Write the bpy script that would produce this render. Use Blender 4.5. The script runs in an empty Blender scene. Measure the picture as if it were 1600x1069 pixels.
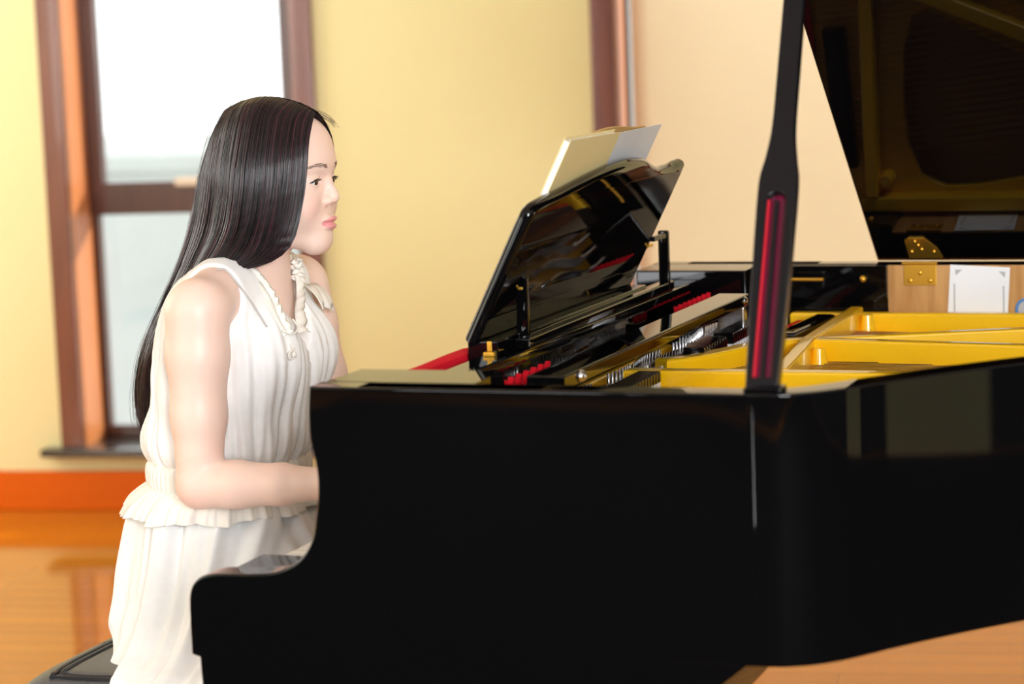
import bpy, bmesh, math, random
import numpy as np
from mathutils import Vector, Matrix, noise

scene = bpy.context.scene
COL = scene.collection
random.seed(7)
rng = np.random.RandomState(7)
R = math.radians

# ------------------------------------------------------------------ camera
CAM = Vector((1.2575, -2.6639, 1.4250))
YAW, PITCH, ROLL = 0.3556, 0.1285, -0.0381
fwd = Vector((-math.sin(YAW) * math.cos(PITCH), math.cos(YAW) * math.cos(PITCH), -math.sin(PITCH)))
rgt = Vector((math.cos(YAW), math.sin(YAW), 0))
upv = rgt.cross(fwd)
r2 = rgt * math.cos(ROLL) + upv * math.sin(ROLL)
u2 = -rgt * math.sin(ROLL) + upv * math.cos(ROLL)
cd = bpy.data.cameras.new('camera')
cam = bpy.data.objects.new('camera', cd)
COL.objects.link(cam)
M = Matrix((r2, u2, -fwd)).transposed().to_4x4()
M.translation = CAM
cam.matrix_world = M
cd.sensor_width = 36
cd.lens = 85.0
cd.clip_start = 0.05
cd.dof.use_dof = True
cd.dof.focus_distance = 3.62
cd.dof.aperture_fstop = 3.6
scene.camera = cam

# ------------------------------------------------------------------ view, world, lights
scene.view_settings.view_transform = 'Standard'
scene.view_settings.look = 'None'
scene.view_settings.gamma = 1
scene.view_settings.exposure = 0.08
scene.view_settings.use_curve_mapping = False
scene.cycles.use_denoising = True
scene.cycles.max_bounces = 10
scene.cycles.diffuse_bounces = 5
scene.cycles.glossy_bounces = 5
scene.cycles.transparent_max_bounces = 12
scene.cycles.caustics_reflective = False
scene.cycles.caustics_refractive = False
scene.cycles.sample_clamp_indirect = 6

world = bpy.data.worlds.new('overcast_sky')
scene.world = world
world.use_nodes = True
bg = world.node_tree.nodes['Background']
bg.inputs[0].default_value = (0.93, 0.97, 1.0, 1)
bg.inputs[1].default_value = 2.0

# room frame: s along the back wall, o towards outside, z up
W0 = Vector((-2.851, 3.746, 0))
WA = R(9.4)
WS = Vector((math.cos(WA), math.sin(WA), 0))
WN = Vector((-math.sin(WA), math.cos(WA), 0))
ROOM = Matrix.Translation(W0) @ Matrix.Rotation(WA, 4, 'Z')      # local x = s, y = o, z


def wpt(s, o, z):
    return W0 + WS * s + WN * o + Vector((0, 0, z))


def area_light(name, pos, target, sx, sy, power, color):
    l = bpy.data.lights.new(name, 'AREA')
    l.shape = 'RECTANGLE'
    l.size, l.size_y = sx, sy
    l.energy = power
    l.color = color
    o = bpy.data.objects.new(name, l)
    COL.objects.link(o)
    o.location = pos
    o.rotation_euler = (target - pos).to_track_quat('-Z', 'Y').to_euler()
    return o


area_light('daylight_left', wpt(-1.9, -6.0, 1.85), wpt(2.0, -3.9, 1.15), 3.2, 2.0, 105, (1.0, 0.97, 0.95))
area_light('daylight_left_rear', wpt(-1.9, -1.5, 1.7), wpt(2.0, -1.8, 1.2), 1.8, 2.0, 70, (1.0, 0.98, 0.96))
area_light('daylight_front', wpt(4.7, -9.8, 1.9), wpt(2.4, -3.0, 1.2), 2.0, 1.9, 540, (0.96, 0.98, 1.0))
area_light('daylight_front_left', wpt(-0.85, -9.9, 1.30), wpt(-0.5, -3.0, 1.30), 0.9, 2.0, 55, (0.95, 0.97, 1.0))
area_light('fill_right', wpt(7.8, -1.3, 1.8), wpt(3.5, -2.0, 1.2), 1.6, 2.0, 70, (1.0, 0.97, 0.93))  # weak fill added at the right wall, which has no window
sun = bpy.data.lights.new('sun', 'SUN')
sun.energy = 5.0
sun.angle = R(1.5)
sun.color = (1.0, 0.9, 0.78)
so = bpy.data.objects.new('sun', sun)
COL.objects.link(so)
so.rotation_euler = (WS * -1.25 + WN * -1.0 + Vector((0, 0, -0.62))).to_track_quat('-Z', 'Y').to_euler()


# ------------------------------------------------------------------ materials
def lin(r, g, b):
    f = lambda c: ((c / 255) / 12.92) if c / 255 <= 0.04045 else (((c / 255) + 0.055) / 1.055) ** 2.4
    return (f(r), f(g), f(b))


def mat(name, color, rough=0.5, metal=0.0, spec=0.5, coat=0.0, sss=0.0, **kw):
    m = bpy.data.materials.new(name)
    m.use_nodes = True
    p = m.node_tree.nodes['Principled BSDF']
    p.inputs['Base Color'].default_value = (*color, 1)
    p.inputs['Roughness'].default_value = rough
    p.inputs['Metallic'].default_value = metal
    p.inputs['Specular IOR Level'].default_value = spec
    p.inputs['Coat Weight'].default_value = coat
    p.inputs['Coat Roughness'].default_value = 0.05
    if sss:
        p.inputs['Subsurface Weight'].default_value = sss
        p.inputs['Subsurface Radius'].default_value = kw.get('radius', (1, .35, .2))
        p.inputs['Subsurface Scale'].default_value = kw.get('scale', 0.012)
    return m


def noise_color(m, c1, c2, scale=(1, 1, 1), detail=3, bump=0.0, nscale=5.0, space='Object'):
    nt = m.node_tree
    p = nt.nodes['Principled BSDF']
    tc = nt.nodes.new('ShaderNodeTexCoord')
    mp = nt.nodes.new('ShaderNodeMapping')
    mp.inputs['Scale'].default_value = scale
    no = nt.nodes.new('ShaderNodeTexNoise')
    no.inputs['Scale'].default_value = nscale
    no.inputs['Detail'].default_value = detail
    rp = nt.nodes.new('ShaderNodeValToRGB')
    rp.color_ramp.elements[0].position = 0.3
    rp.color_ramp.elements[1].position = 0.7
    rp.color_ramp.elements[0].color = (*c1, 1)
    rp.color_ramp.elements[1].color = (*c2, 1)
    nt.links.new(tc.outputs[space], mp.inputs[0])
    nt.links.new(mp.outputs[0], no.inputs['Vector'])
    nt.links.new(no.outputs['Fac'], rp.inputs[0])
    nt.links.new(rp.outputs[0], p.inputs['Base Color'])
    if bump:
        b = nt.nodes.new('ShaderNodeBump')
        b.inputs['Strength'].default_value = bump
        b.inputs['Distance'].default_value = 0.002
        nt.links.new(no.outputs['Fac'], b.inputs['Height'])
        nt.links.new(b.outputs[0], p.inputs['Normal'])
    return m


BLACK = mat('black_lacquer', (0.0022, 0.0021, 0.0024), 0.03, spec=0.32)
BLACKSOFT = mat('black_satin_lacquer', (0.006, 0.0055, 0.007), 0.25, spec=0.25)
GOLD = noise_color(mat('gold_lacquered_iron', (0.85, 0.47, 0.012), 0.3, metal=0.0, coat=0.6), (0.97, 0.55, 0.005), (0.98, 0.585, 0.008), nscale=9)
BRASS = mat('brass', (0.74, 0.40, 0.045), 0.38, metal=0.85)
STEEL = mat('steel', (0.75, 0.75, 0.77), 0.18, metal=1.0)
COPPER = mat('copper_winding', (0.65, 0.34, 0.14), 0.35, metal=1.0)
REDFELT = noise_color(mat('red_felt', (0.62, 0.008, 0.02), 0.9, spec=0.1), (0.62, 0.007, 0.018), (0.70, 0.012, 0.028), nscale=300)
SLOTRED = mat('dark_red_lacquer', (0.11, 0.001, 0.022), 0.35)
SLOTEDGE = mat('crimson_slot_lining', (0.50, 0.006, 0.022), 0.5)
RIMWOOD = noise_color(mat('rim_wood', (0.5, 0.3, 0.12), 0.35, coat=0.3), lin(178, 126, 70), lin(208, 160, 100), scale=(12, 12, 1.2), nscale=6, bump=0.1)
SPRUCE = noise_color(mat('soundboard_spruce', (0.6, 0.42, 0.2), 0.4), lin(196, 150, 88), lin(220, 178, 116), scale=(1, 30, 1), nscale=5)
PAPER = noise_color(mat('white_paper', (0.85, 0.86, 0.88), 0.7), (0.83, 0.84, 0.86), (0.9, 0.9, 0.9), nscale=8)
PAPERINK = mat('grey_print', (0.45, 0.46, 0.47), 0.7)
CREAMCOVER = noise_color(mat('cream_cover', lin(236, 214, 150), 0.5), lin(234, 212, 150), lin(240, 220, 162), nscale=6)
TANPAPER = mat('aged_paper', lin(205, 165, 100), 0.7)
BLUE = mat('blue_enamel', lin(80, 130, 190), 0.4)
IVORY = mat('ivory_key', (0.85, 0.83, 0.76), 0.25)
EBONY = mat('ebony_key', (0.01, 0.01, 0.01), 0.3)

WALL = noise_color(mat('yellow_wall_paint', (0.83, 0.66, 0.27), 0.75, spec=0.2), (0.81, 0.765, 0.415), (0.83, 0.785, 0.435), nscale=1.5, space='Object')
CEIL = noise_color(mat('white_ceiling', (0.85, 0.84, 0.8), 0.85), (0.83, 0.82, 0.79), (0.86, 0.85, 0.82), nscale=2)
DARKWALL = noise_color(mat('dark_unseen_wall', (0.03, 0.018, 0.012), 0.6), (0.010, 0.007, 0.005), (0.018, 0.011, 0.008), scale=(8, 8, 0.6), nscale=4)  # unseen walls made dark so the lacquer mirrors little light
FRAMEWOOD = noise_color(mat('mahogany_frame', (0.2, 0.06, 0.025), 0.22, coat=0.4), (0.16, 0.058, 0.038), (0.22, 0.080, 0.05), scale=(14, 14, 1), nscale=4)
SASHWOOD = noise_color(mat('dark_sash_wood', (0.07, 0.022, 0.012), 0.3, coat=0.3), (0.06, 0.02, 0.012), (0.085, 0.028, 0.016), scale=(14, 14, 1), nscale=4)
JAMBWOOD = noise_color(mat('orange_jamb_wood', (0.55, 0.2, 0.07), 0.35), (0.5, 0.17, 0.05), (0.6, 0.23, 0.08), scale=(14, 14, 1), nscale=4)
BASEWOOD = noise_color(mat('orange_skirting_wood', (0.72, 0.14, 0.005), 0.4, spec=0.25), (0.64, 0.115, 0.001), (0.70, 0.13, 0.002), scale=(1, 14, 14), nscale=4)
BLIND = noise_color(mat('peach_blind_fabric', lin(226, 196, 150), 0.8, spec=0.1), lin(238, 228, 205), lin(240, 231, 210), scale=(1, 1, 30), nscale=4)
nt = BLIND.node_tree
tl = nt.nodes.new('ShaderNodeBsdfTranslucent')
tl.inputs[0].default_value = (*lin(245, 235, 215), 1)
mxs = nt.nodes.new('ShaderNodeMixShader')
mxs.inputs[0].default_value = 0.45
nt.links.new(nt.nodes['Principled BSDF'].outputs[0], mxs.inputs[1])
nt.links.new(tl.outputs[0], mxs.inputs[2])
nt.links.new(mxs.outputs[0], nt.nodes['Material Output'].inputs['Surface'])
SILLMAT = mat('dark_polished_stone', (0.03, 0.03, 0.03), 0.15, spec=1.0)
LATCHMAT = mat('cream_latch', (0.75, 0.68, 0.55), 0.4)
OUTWALL = noise_color(mat('pale_render', (0.62, 0.64, 0.63), 0.9), (0.40, 0.42, 0.415), (0.46, 0.48, 0.475), nscale=1.2)

GLASS = bpy.data.materials.new('window_glass')
GLASS.use_nodes = True
nt = GLASS.node_tree
nt.nodes.clear()
o_ = nt.nodes.new('ShaderNodeOutputMaterial')
mx = nt.nodes.new('ShaderNodeMixShader')
tr = nt.nodes.new('ShaderNodeBsdfTransparent')
tr.inputs[0].default_value = (0.97, 0.985, 0.98, 1)
gl = nt.nodes.new('ShaderNodeBsdfGlossy')
gl.inputs['Roughness'].default_value = 0.02
mx.inputs[0].default_value = 0.05
nt.links.new(tr.outputs[0], mx.inputs[1])
nt.links.new(gl.outputs[0], mx.inputs[2])
nt.links.new(mx.outputs[0], o_.inputs[0])

# floor: glossy orange strip parquet
FLOOR = mat('orange_varnished_floor', (0.55, 0.2, 0.02), 0.07, spec=0.33)
nt = FLOOR.node_tree
p = nt.nodes['Principled BSDF']
tc = nt.nodes.new('ShaderNodeTexCoord')
br = nt.nodes.new('ShaderNodeTexBrick')
br.inputs['Scale'].default_value = 1.0
br.inputs['Brick Width'].default_value = 0.9
br.inputs['Row Height'].default_value = 0.09
br.inputs['Mortar Size'].default_value = 0.0012
br.inputs['Color1'].default_value = (0.48, 0.155, 0.003, 1)
br.inputs['Color2'].default_value = (0.55, 0.185, 0.004, 1)
br.inputs['Mortar'].default_value = (0.2, 0.06, 0.01, 1)
nt.links.new(tc.outputs['Object'], br.inputs['Vector'])
nt.links.new(br.outputs['Color'], p.inputs['Base Color'])

# skin with tint attribute
SKIN = mat('skin', (0.8, 0.55, 0.45), 0.42, spec=0.35, sss=0.25, radius=(1, .4, .25), scale=0.01)
nt = SKIN.node_tree
at = nt.nodes.new('ShaderNodeAttribute')
at.attribute_name = 'tint'
nt.links.new(at.outputs['Color'], nt.nodes['Principled BSDF'].inputs['Base Color'])
HAIR = mat('dark_hair', (0.012, 0.008, 0.01), 0.25, spec=0.5)
nt = HAIR.node_tree
at = nt.nodes.new('ShaderNodeAttribute')
at.attribute_name = 'tint'
nt.links.new(at.outputs['Color'], nt.nodes['Principled BSDF'].inputs['Base Color'])
DRESS = noise_color(mat('white_chiffon', (0.86, 0.84, 0.82), 0.75, spec=0.2, sss=0.15, radius=(1, 1, 1), scale=0.01), (0.88, 0.87, 0.855), (0.915, 0.905, 0.895), nscale=60, bump=0.12)
IVORYCLOTH = noise_color(mat('ivory_ruffle_cloth', (0.86, 0.82, 0.75), 0.7, spec=0.2), (0.84, 0.80, 0.72), (0.89, 0.86, 0.80), nscale=40, bump=0.1)
LACE = mat('grey_lace', (0.55, 0.53, 0.51), 0.7)
LASH = mat('lash_black', (0.012, 0.008, 0.008), 0.5)
BROWM = mat('brow_brown', (0.22, 0.14, 0.105), 0.7)
EYEW = mat('eye_white', (0.75, 0.74, 0.74), 0.15)
IRIS = mat('iris_brown', (0.02, 0.010, 0.006), 0.05)
BLOCKER = noise_color(mat('charcoal_blocker', (0.02, 0.02, 0.02), 0.95, spec=0.05), (0.012, 0.012, 0.013), (0.022, 0.021, 0.021), nscale=90, bump=0.2)  # for the unseen floor sheet added to darken the lacquer's reflections
LEATHER = noise_color(mat('black_leather', (0.03, 0.031, 0.034), 0.42), (0.060, 0.062, 0.066), (0.085, 0.087, 0.092), nscale=120, bump=0.15)
PIPING = mat('black_piping', (0.014, 0.014, 0.016), 0.4)


# ------------------------------------------------------------------ mesh helpers
def tag(o, label=None, cat=None, group=None, kind=None):
    if label: o['label'] = label
    if cat: o['category'] = cat
    if group: o['group'] = group
    if kind: o['kind'] = kind
    return o


def link(name, me, parent=None, matrix=None):
    o = bpy.data.objects.new(name, me)
    COL.objects.link(o)
    if matrix is not None:
        o.matrix_world = matrix
    if parent is not None:
        o.parent = parent
        o.matrix_parent_inverse = parent_matrix(parent).inverted()
    return o


PM = {}


def parent_matrix(p):
    m = p.matrix_basis.copy()
    if p.parent is not None:
        m = parent_matrix(p.parent) @ p.matrix_parent_inverse @ m
    return m


def empty(name, loc=(0, 0, 0), parent=None):
    o = bpy.data.objects.new(name, None)
    o.empty_display_size = 0.05
    COL.objects.link(o)
    o.matrix_basis = Matrix.Translation(Vector(loc))
    if parent is not None:
        o.parent = parent
        o.matrix_parent_inverse = parent_matrix(parent).inverted()
    return o


def obj(name, verts, faces, m, parent=None, smooth=True, angle=40, matrix=None):
    me = bpy.data.meshes.new(name)
    me.from_pydata([tuple(v) for v in verts], [], [tuple(f) for f in faces])
    me.materials.append(m)
    me.update()
    if smooth:
        for p_ in me.polygons: p_.use_smooth = True
        if angle < 180: me.set_sharp_from_angle(angle=R(angle))
    return link(name, me, parent, matrix)


class MB:
    def __init__(s): s.v, s.f, s.bev = [], [], False

    def add(s, v, f):
        b = len(s.v)
        s.v += [Vector(x) for x in v]
        s.f += [tuple(i + b for i in q) for q in f]
        return s

    def box(s, lo, hi, m=None, bevel=0.0):
        bm = bmesh.new()
        bmesh.ops.create_cube(bm, size=1)
        lo, hi = Vector(lo), Vector(hi)
        for v in bm.verts:
            v.co = Vector([(lo[i] + hi[i]) / 2 + v.co[i] * (hi[i] - lo[i]) for i in range(3)])
        if bevel:
            s.bev = True
            bmesh.ops.bevel(bm, geom=bm.edges[:], offset=bevel, segments=2, affect='EDGES', profile=0.5)
        bm.verts.index_update()
        vs = [v.co.copy() for v in bm.verts]
        if m is not None: vs = [m @ v for v in vs]
        s.add(vs, [[v.index for v in f.verts] for f in bm.faces])
        bm.free()
        return s

    def tube(s, pts, rad, n=8, cap=True):
        pts = [Vector(p_) for p_ in pts]
        N = len(pts)
        if not hasattr(rad, '__len__'): rad = [rad] * N
        vs, fs = [], []
        ref = None
        for i in range(N):
            t = (pts[min(i + 1, N - 1)] - pts[max(i - 1, 0)]).normalized()
            if ref is None:
                ref = t.orthogonal().normalized()
            ref = (ref - t * ref.dot(t))
            ref = ref.normalized() if ref.length > 1e-6 else t.orthogonal().normalized()
            b = t.cross(ref)
            for k in range(n):
                a = 2 * math.pi * k / n
                vs.append(pts[i] + (ref * math.cos(a) + b * math.sin(a)) * rad[i])
        for i in range(N - 1):
            for k in range(n):
                k2 = (k + 1) % n
                fs.append((i * n + k, i * n + k2, (i + 1) * n + k2, (i + 1) * n + k))
        if cap:
            fs.append(tuple(range(n - 1, -1, -1)))
            fs.append(tuple((N - 1) * n + k for k in range(n)))
        return s.add(vs, fs)

    def sphere(s, c, r, nu=12, nv=8):
        vs, fs = [], []
        c = Vector(c)
        if not hasattr(r, '__len__'): r = (r, r, r)
        for j in range(nv + 1):
            th = math.pi * j / nv
            for i in range(nu):
                ph = 2 * math.pi * i / nu
                vs.append(c + Vector((r[0] * math.sin(th) * math.cos(ph), r[1] * math.sin(th) * math.sin(ph), r[2] * math.cos(th))))
        for j in range(nv):
            for i in range(nu):
                i2 = (i + 1) % nu
                fs.append((j * nu + i, (j + 1) * nu + i, (j + 1) * nu + i2, j * nu + i2))
        return s.add(vs, fs)

    def obj(s, name, m, parent=None, smooth=True, angle=40, matrix=None):
        o = obj(name, s.v, s.f, m, parent, smooth, angle, matrix)
        if s.bev: o.modifiers.new('shading', 'WEIGHTED_NORMAL').keep_sharp = True
        return o


def catmull(pts, n=8, closed=False):
    P = [np.array(p_, float) for p_ in pts]
    out = []
    N = len(P)
    rngi = range(N) if closed else range(N - 1)
    for i in rngi:
        if closed:
            a, b, c, d = P[(i - 1) % N], P[i], P[(i + 1) % N], P[(i + 2) % N]
        else:
            a, b, c, d = P[max(i - 1, 0)], P[i], P[i + 1], P[min(i + 2, N - 1)]
        for k in range(n):
            t = k / n
            out.append(0.5 * ((2 * b) + (-a + c) * t + (2 * a - 5 * b + 4 * c - d) * t * t + (-a + 3 * b - 3 * c + d) * t ** 3))
    if not closed: out.append(P[-1])
    return [tuple(o) for o in out]


def prism(name, loops, z0, z1, m, parent=None, bevel=0.0, matrix=None, angle=35):
    """2D outline (first loop) with holes, extruded from z0 to z1 in its own plane, then mapped by matrix."""
    cu = bpy.data.curves.new(name, 'CURVE')
    cu.dimensions = '2D'
    cu.fill_mode = 'BOTH'
    cu.extrude = (z1 - z0) / 2 - bevel
    cu.bevel_depth = bevel
    cu.bevel_resolution = 2
    cu.offset = -bevel
    for lp in loops:
        sp = cu.splines.new('POLY')
        sp.points.add(len(lp) - 1)
        for i, q in enumerate(lp):
            sp.points[i].co = (q[0], q[1], 0, 1)
        sp.use_cyclic_u = True
    to = bpy.data.objects.new('tmp_' + name, cu)
    COL.objects.link(to)
    dg = bpy.context.evaluated_depsgraph_get()
    dg.update()
    me = bpy.data.meshes.new_from_object(to.evaluated_get(dg))
    bpy.data.objects.remove(to)
    bpy.data.curves.remove(cu)
    me.name = name
    me.transform(Matrix.Translation((0, 0, (z0 + z1) / 2)))
    if matrix is not None: me.transform(matrix)
    bm = bmesh.new()
    bm.from_mesh(me)
    bmesh.ops.remove_doubles(bm, verts=bm.verts, dist=1e-5)
    bmesh.ops.recalc_face_normals(bm, faces=bm.faces)
    bm.to_mesh(me)
    bm.free()
    me.materials.clear()
    me.materials.append(m)
    for p_ in me.polygons: p_.use_smooth = True
    me.set_sharp_from_angle(angle=R(angle))
    o = link(name, me, parent)
    if bevel:
        o.modifiers.new('shading', 'WEIGHTED_NORMAL').keep_sharp = True
    return o


# profile in X-Z, extruded along +Y :  local (x,y,z) -> world (x, z, y) mirrored suitably
XZ = Matrix(((1, 0, 0, 0), (0, 0, 1, 0), (0, 1, 0, 0), (0, 0, 0, 1)))


def rect(x0, y0, x1, y1): return [(x0, y0), (x1, y0), (x1, y1), (x0, y1)]


# ------------------------------------------------------------------ the room
SM = Matrix(((1, 0, 0, 0), (0, 0, 1, 0), (0, 1, 0, 0), (0, 0, 0, 1)))  # (s, z, o) -> (s, o, z)
RS = ROOM @ SM
S0, S1, OF, HC = -2.0, 8.0, -10.0, 3.1
win1 = rect(0.295, 0.195, 1.015, 2.35)
win2 = rect(1.99, 0.195, 3.60, 2.35)
tag(prism('wall_back', [rect(S0, 0, S1, HC), win1, win2], 0, 0.24, WALL, matrix=RS), kind='structure')


def room_box(name, lo, hi, m, parent=None, bevel=0.0):
    return MB().box(lo, hi, bevel=bevel).obj(name, m, parent, matrix=ROOM)


fl_ = tag(room_box('floor', (S0, OF, -0.1), (S1, 0.0, 0.0), FLOOR), kind='structure')
prism('reflection_blocker', [[(-1.4, -9.7), (7.9, -9.7), (7.9, -3.5), (4.8, -3.5), (4.8, -4.45), (-1.4, -4.45)]], 0.0, 0.008, BLOCKER, fl_, matrix=ROOM)  # unseen dark sheet added so the piano side reflects near black
tag(room_box('ceiling', (S0, OF, HC), (S1, 0.24, HC + 0.1), CEIL), kind='structure')
tag(room_box('wall_left', (S0 - 0.1, OF, 0), (S0, 0.24, HC), WALL), kind='structure')
tag(room_box('wall_right', (S1, OF, 0), (S1 + 0.1, 0.24, HC), DARKWALL), kind='structure')
d1 = tag(room_box('reflection_panel_1', (S1 - 0.045, -4.85, 0.0), (S1 - 0.001, -4.15, 2.1), WALL, bevel=0.004), kind='structure')  # unseen pale panel added to show as a reflection in the bent side
room_box('panel_handle', (S1 - 0.10, -4.81, 1.0), (S1 - 0.045, -4.70, 1.025), BRASS, d1, bevel=0.004)  # belongs to the added reflection panel
tag(room_box('wall_front', (S0, OF - 0.1, 0), (S1, OF, HC), DARKWALL), kind='structure')
tag(room_box('baseboard_back', (S0, -0.022, 0), (S1, 0.0, 0.122), BASEWOOD, bevel=0.004), kind='structure')


def window(n, s0, s1, z0, z1, cw, sills=True):
    w = empty('window_%d' % n, wpt(s0, 0, z0))
    tag(w, kind='structure')
    prism('casing', [rect(s0 - cw, z0, s1 + cw, z1 + cw), rect(s0, z0 - 0.0001, s1, z1)] if False else
          [[(s0 - cw, z0), (s0 - cw, z1 + cw), (s1 + cw, z1 + cw), (s1 + cw, z0), (s1, z0), (s1, z1), (s0, z1), (s0, z0)]],
          -0.025, 0.0, FRAMEWOOD, w, bevel=0.006, matrix=RS)
    prism('jamb', [[(s0, z0), (s0, z1), (s1, z1), (s1, z0), (s1 - 0.004, z0), (s1 - 0.004, z1 - 0.004), (s0 + 0.004, z1 - 0.004), (s0 + 0.004, z0)]],
          0.001, 0.2, JAMBWOOD, w, matrix=RS)
    if sills:
        room_box('window_sill', (s0 - cw - 0.06, -0.055, z0 - 0.026), (s1 + cw + 0.06, 0.19, z0), SILLMAT, w, bevel=0.005)
    return w


w1 = window(1, 0.295, 1.015, 0.196, 2.35, 0.07)
prism('sash', [rect(0.297, 0.90, 1.013, 2.346), rect(0.345, 1.0, 0.935, 2.29)], 0.15, 0.195, SASHWOOD, w1, bevel=0.004, matrix=RS)
prism('sash', [rect(0.297, 0.197, 1.013, 0.93), rect(0.318, 0.235, 0.97, 0.90)], 0.165, 0.21, SASHWOOD, w1, bevel=0.004, matrix=RS)
room_box('pane', (0.344, 0.172, 0.999), (0.936, 0.177, 2.291), GLASS, w1)
room_box('pane', (0.317, 0.186, 0.234), (0.971, 0.191, 0.901), GLASS, w1)
room_box('latch', (0.585, 0.125, 0.985), (0.70, 0.155, 1.012), LATCHMAT, w1, bevel=0.006)
w2 = window(2, 1.99, 3.60, 0.196, 2.35, 0.072)
prism('sash', [rect(1.992, 0.2, 3.598, 2.346), rect(2.005, 0.24, 3.55, 2.29)], 0.15, 0.195, SASHWOOD, w2, bevel=0.003, matrix=RS)
room_box('pane', (2.004, 0.172, 0.239), (3.551, 0.177, 2.291), GLASS, w2)

bl = empty('roller_blind', wpt(2.8, 0.09, 0.25))
tag(bl, 'peach fabric roller blind pulled down over the tall window behind the piano lid', 'blind')
vs, fs = [], []
for j in range(41):
    z = 0.26 + (2.30 - 0.26) * j / 40
    for i in range(31):
        s = 2.024 + (3.585 - 2.024) * i / 30
        vs.append((s, 0.09 + 0.0015 * math.sin(s * 7 + z * 1.3), z))
for j in range(40):
    for i in range(30):
        a = j * 31 + i
        fs.append((a, a + 1, a + 32, a + 31))
sheet = obj('blind_fabric', vs, fs, BLIND, bl, matrix=ROOM)
sm = sheet.modifiers.new('thickness', 'SOLIDIFY'); sm.thickness = 0.002
MB().tube([(2.02, 0.09, 2.315), (3.59, 0.09, 2.315)], 0.022, 16).obj('roller_tube', LATCHMAT, bl, matrix=ROOM)
MB().box((2.022, 0.082, 0.235), (3.587, 0.098, 0.262), bevel=0.004).obj('hem_bar', BLIND, bl, matrix=ROOM)

# neighbouring building outside
nb = empty('neighbour_building', wpt(0.4, 7, -3.5))
tag(nb, 'pale grey rendered building seen blurred outside the left window', 'building')
room_box('facade', (-12.0, 6.0, -4.0), (3.3, 9.0, 0.72), OUTWALL, nb)
room_box('parapet', (-12.1, 5.9, 0.72), (3.4, 9.1, 0.80), OUTWALL, nb)
room_box('stair_tower', (0.02, 5.2, -4.0), (3.4, 6.0, 4.2), OUTWALL, nb)

# ------------------------------------------------------------------ the grand piano
piano = empty('grand_piano', (0.7, 0.75, 0))
tag(piano, 'glossy black grand piano with raised lid and gold iron frame', 'piano')

outer = [(0.0, 0.0), (0.2, 0.0), (0.4, 0.0), (0.55, 0.0), (0.605, 0.012), (0.65, 0.05), (0.70, 0.122), (0.763, 0.205), (0.83, 0.283),
         (0.92, 0.375), (1.03, 0.455), (1.16, 0.525), (1.30, 0.60), (1.43, 0.70), (1.53, 0.83), (1.585, 1.0), (1.58, 1.2), (1.53, 1.36), (1.43, 1.46), (1.30, 1.5)]
curve = [(0.0, 0.0), (0.2, 0.0)] + catmull(outer[2:], 8) + [(0.8, 1.5), (0.0, 1.5)]


def inset(poly, d):
    N = len(poly)
    out = []
    for i in range(N):
        a, b, c = Vector(poly[i - 1]), Vector(poly[i]), Vector(poly[(i + 1) % N])
        e1, e2 = (b - a).normalized(), (c - b).normalized()
        n1, n2 = Vector((-e1.y, e1.x)), Vector((-e2.y, e2.x))
        n = (n1 + n2).normalized()
        k = d / max(0.4, n.dot(n1))
        out.append(tuple(b + n * k))
    return out


# rim wall: open at the keyboard end -> a U-shaped band
inn = inset(curve, 0.045)
iU = [p_ for p_ in inn]
iU[0] = (0.30, 0.045); iU[-1] = (0.30, 1.455)
oU = [p_ for p_ in curve]
oU[0] = (0.06, 0.0); oU[-1] = (0.06, 1.5)
iU[0] = (0.06, 0.045); iU[-1] = (0.06, 1.455)
rim = prism('rim', [oU + iU[::-1]], 0.678, 1.0, BLACK, piano, bevel=0.003)
# inner veneer of the rim (bare wood)
va = inset(curve, 0.0455); vb = inset(curve, 0.0485)
va[0] = (0.425, 0.0455); va[-1] = (0.425, 1.4545); vb[0] = (0.425, 0.0485); vb[-1] = (0.425, 1.4515)
k0 = [i for i, q in enumerate(curve) if q[0] > 0.43][0]
va2 = [(0.425, 0.0455)] + va[k0:-1] + [(0.425, 1.4545)]
vb2 = [(0.425, 0.0485)] + vb[k0:-1] + [(0.425, 1.4515)]
prism('rim_veneer', [va2 + vb2[::-1]], 0.84, 0.9975, RIMWOOD, piano)
# black lining panels at the front of both inner sides
MB().box((0.02, 1.440, 0.940), (0.425, 1.4548, 0.9985), bevel=0.002).obj('side_lining', BLACK, piano)
MB().box((0.16, 0.0452, 0.940), (0.425, 0.058, 0.9985), bevel=0.002).obj('side_lining', BLACK, piano)
MB().tube([(0.232, 1.4365, 0.9745), (0.315, 1.4365, 0.9745)], 0.0030, 8).obj('slide_rod', BRASS, piano)
MB().sphere((0.385, 1.436, 0.9755), 0.0062).obj('slide_knob', BRASS, piano)

# arms: scooped side profile in X-Z
scoop = catmull([(0.0, 1.0), (-0.003, 0.965), (-0.002, 0.932), (0.004, 0.904), (0.0055, 0.875), (0.001, 0.838), (-0.007, 0.806), (-0.027, 0.780), (-0.059, 0.765),
                 (-0.10, 0.7605), (-0.148, 0.7585), (-0.170, 0.750), (-0.180, 0.732), (-0.182, 0.70), (-0.182, 0.653)], 6)
prof = scoop + [(-0.171, 0.650), (-0.169, 0.60), (0.47, 0.60), (0.515, 0.655), (0.545, 0.679), (0.56, 0.70), (0.56, 0.999), (0.3, 1.0)]
for y0, y1 in ((0.0, 0.044), (1.456, 1.5)):
    prism('arm', [prof], y0 + 0.0001, y1 - 0.0001, BLACK, piano, bevel=0.003, matrix=XZ)
prof2 = [(0.004, 1.0), (0.004, 0.965), (0.008, 0.9), (0.006, 0.84), (0.0, 0.806), (0.0, 0.76), (0.2, 0.76), (0.2, 1.0)]
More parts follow.
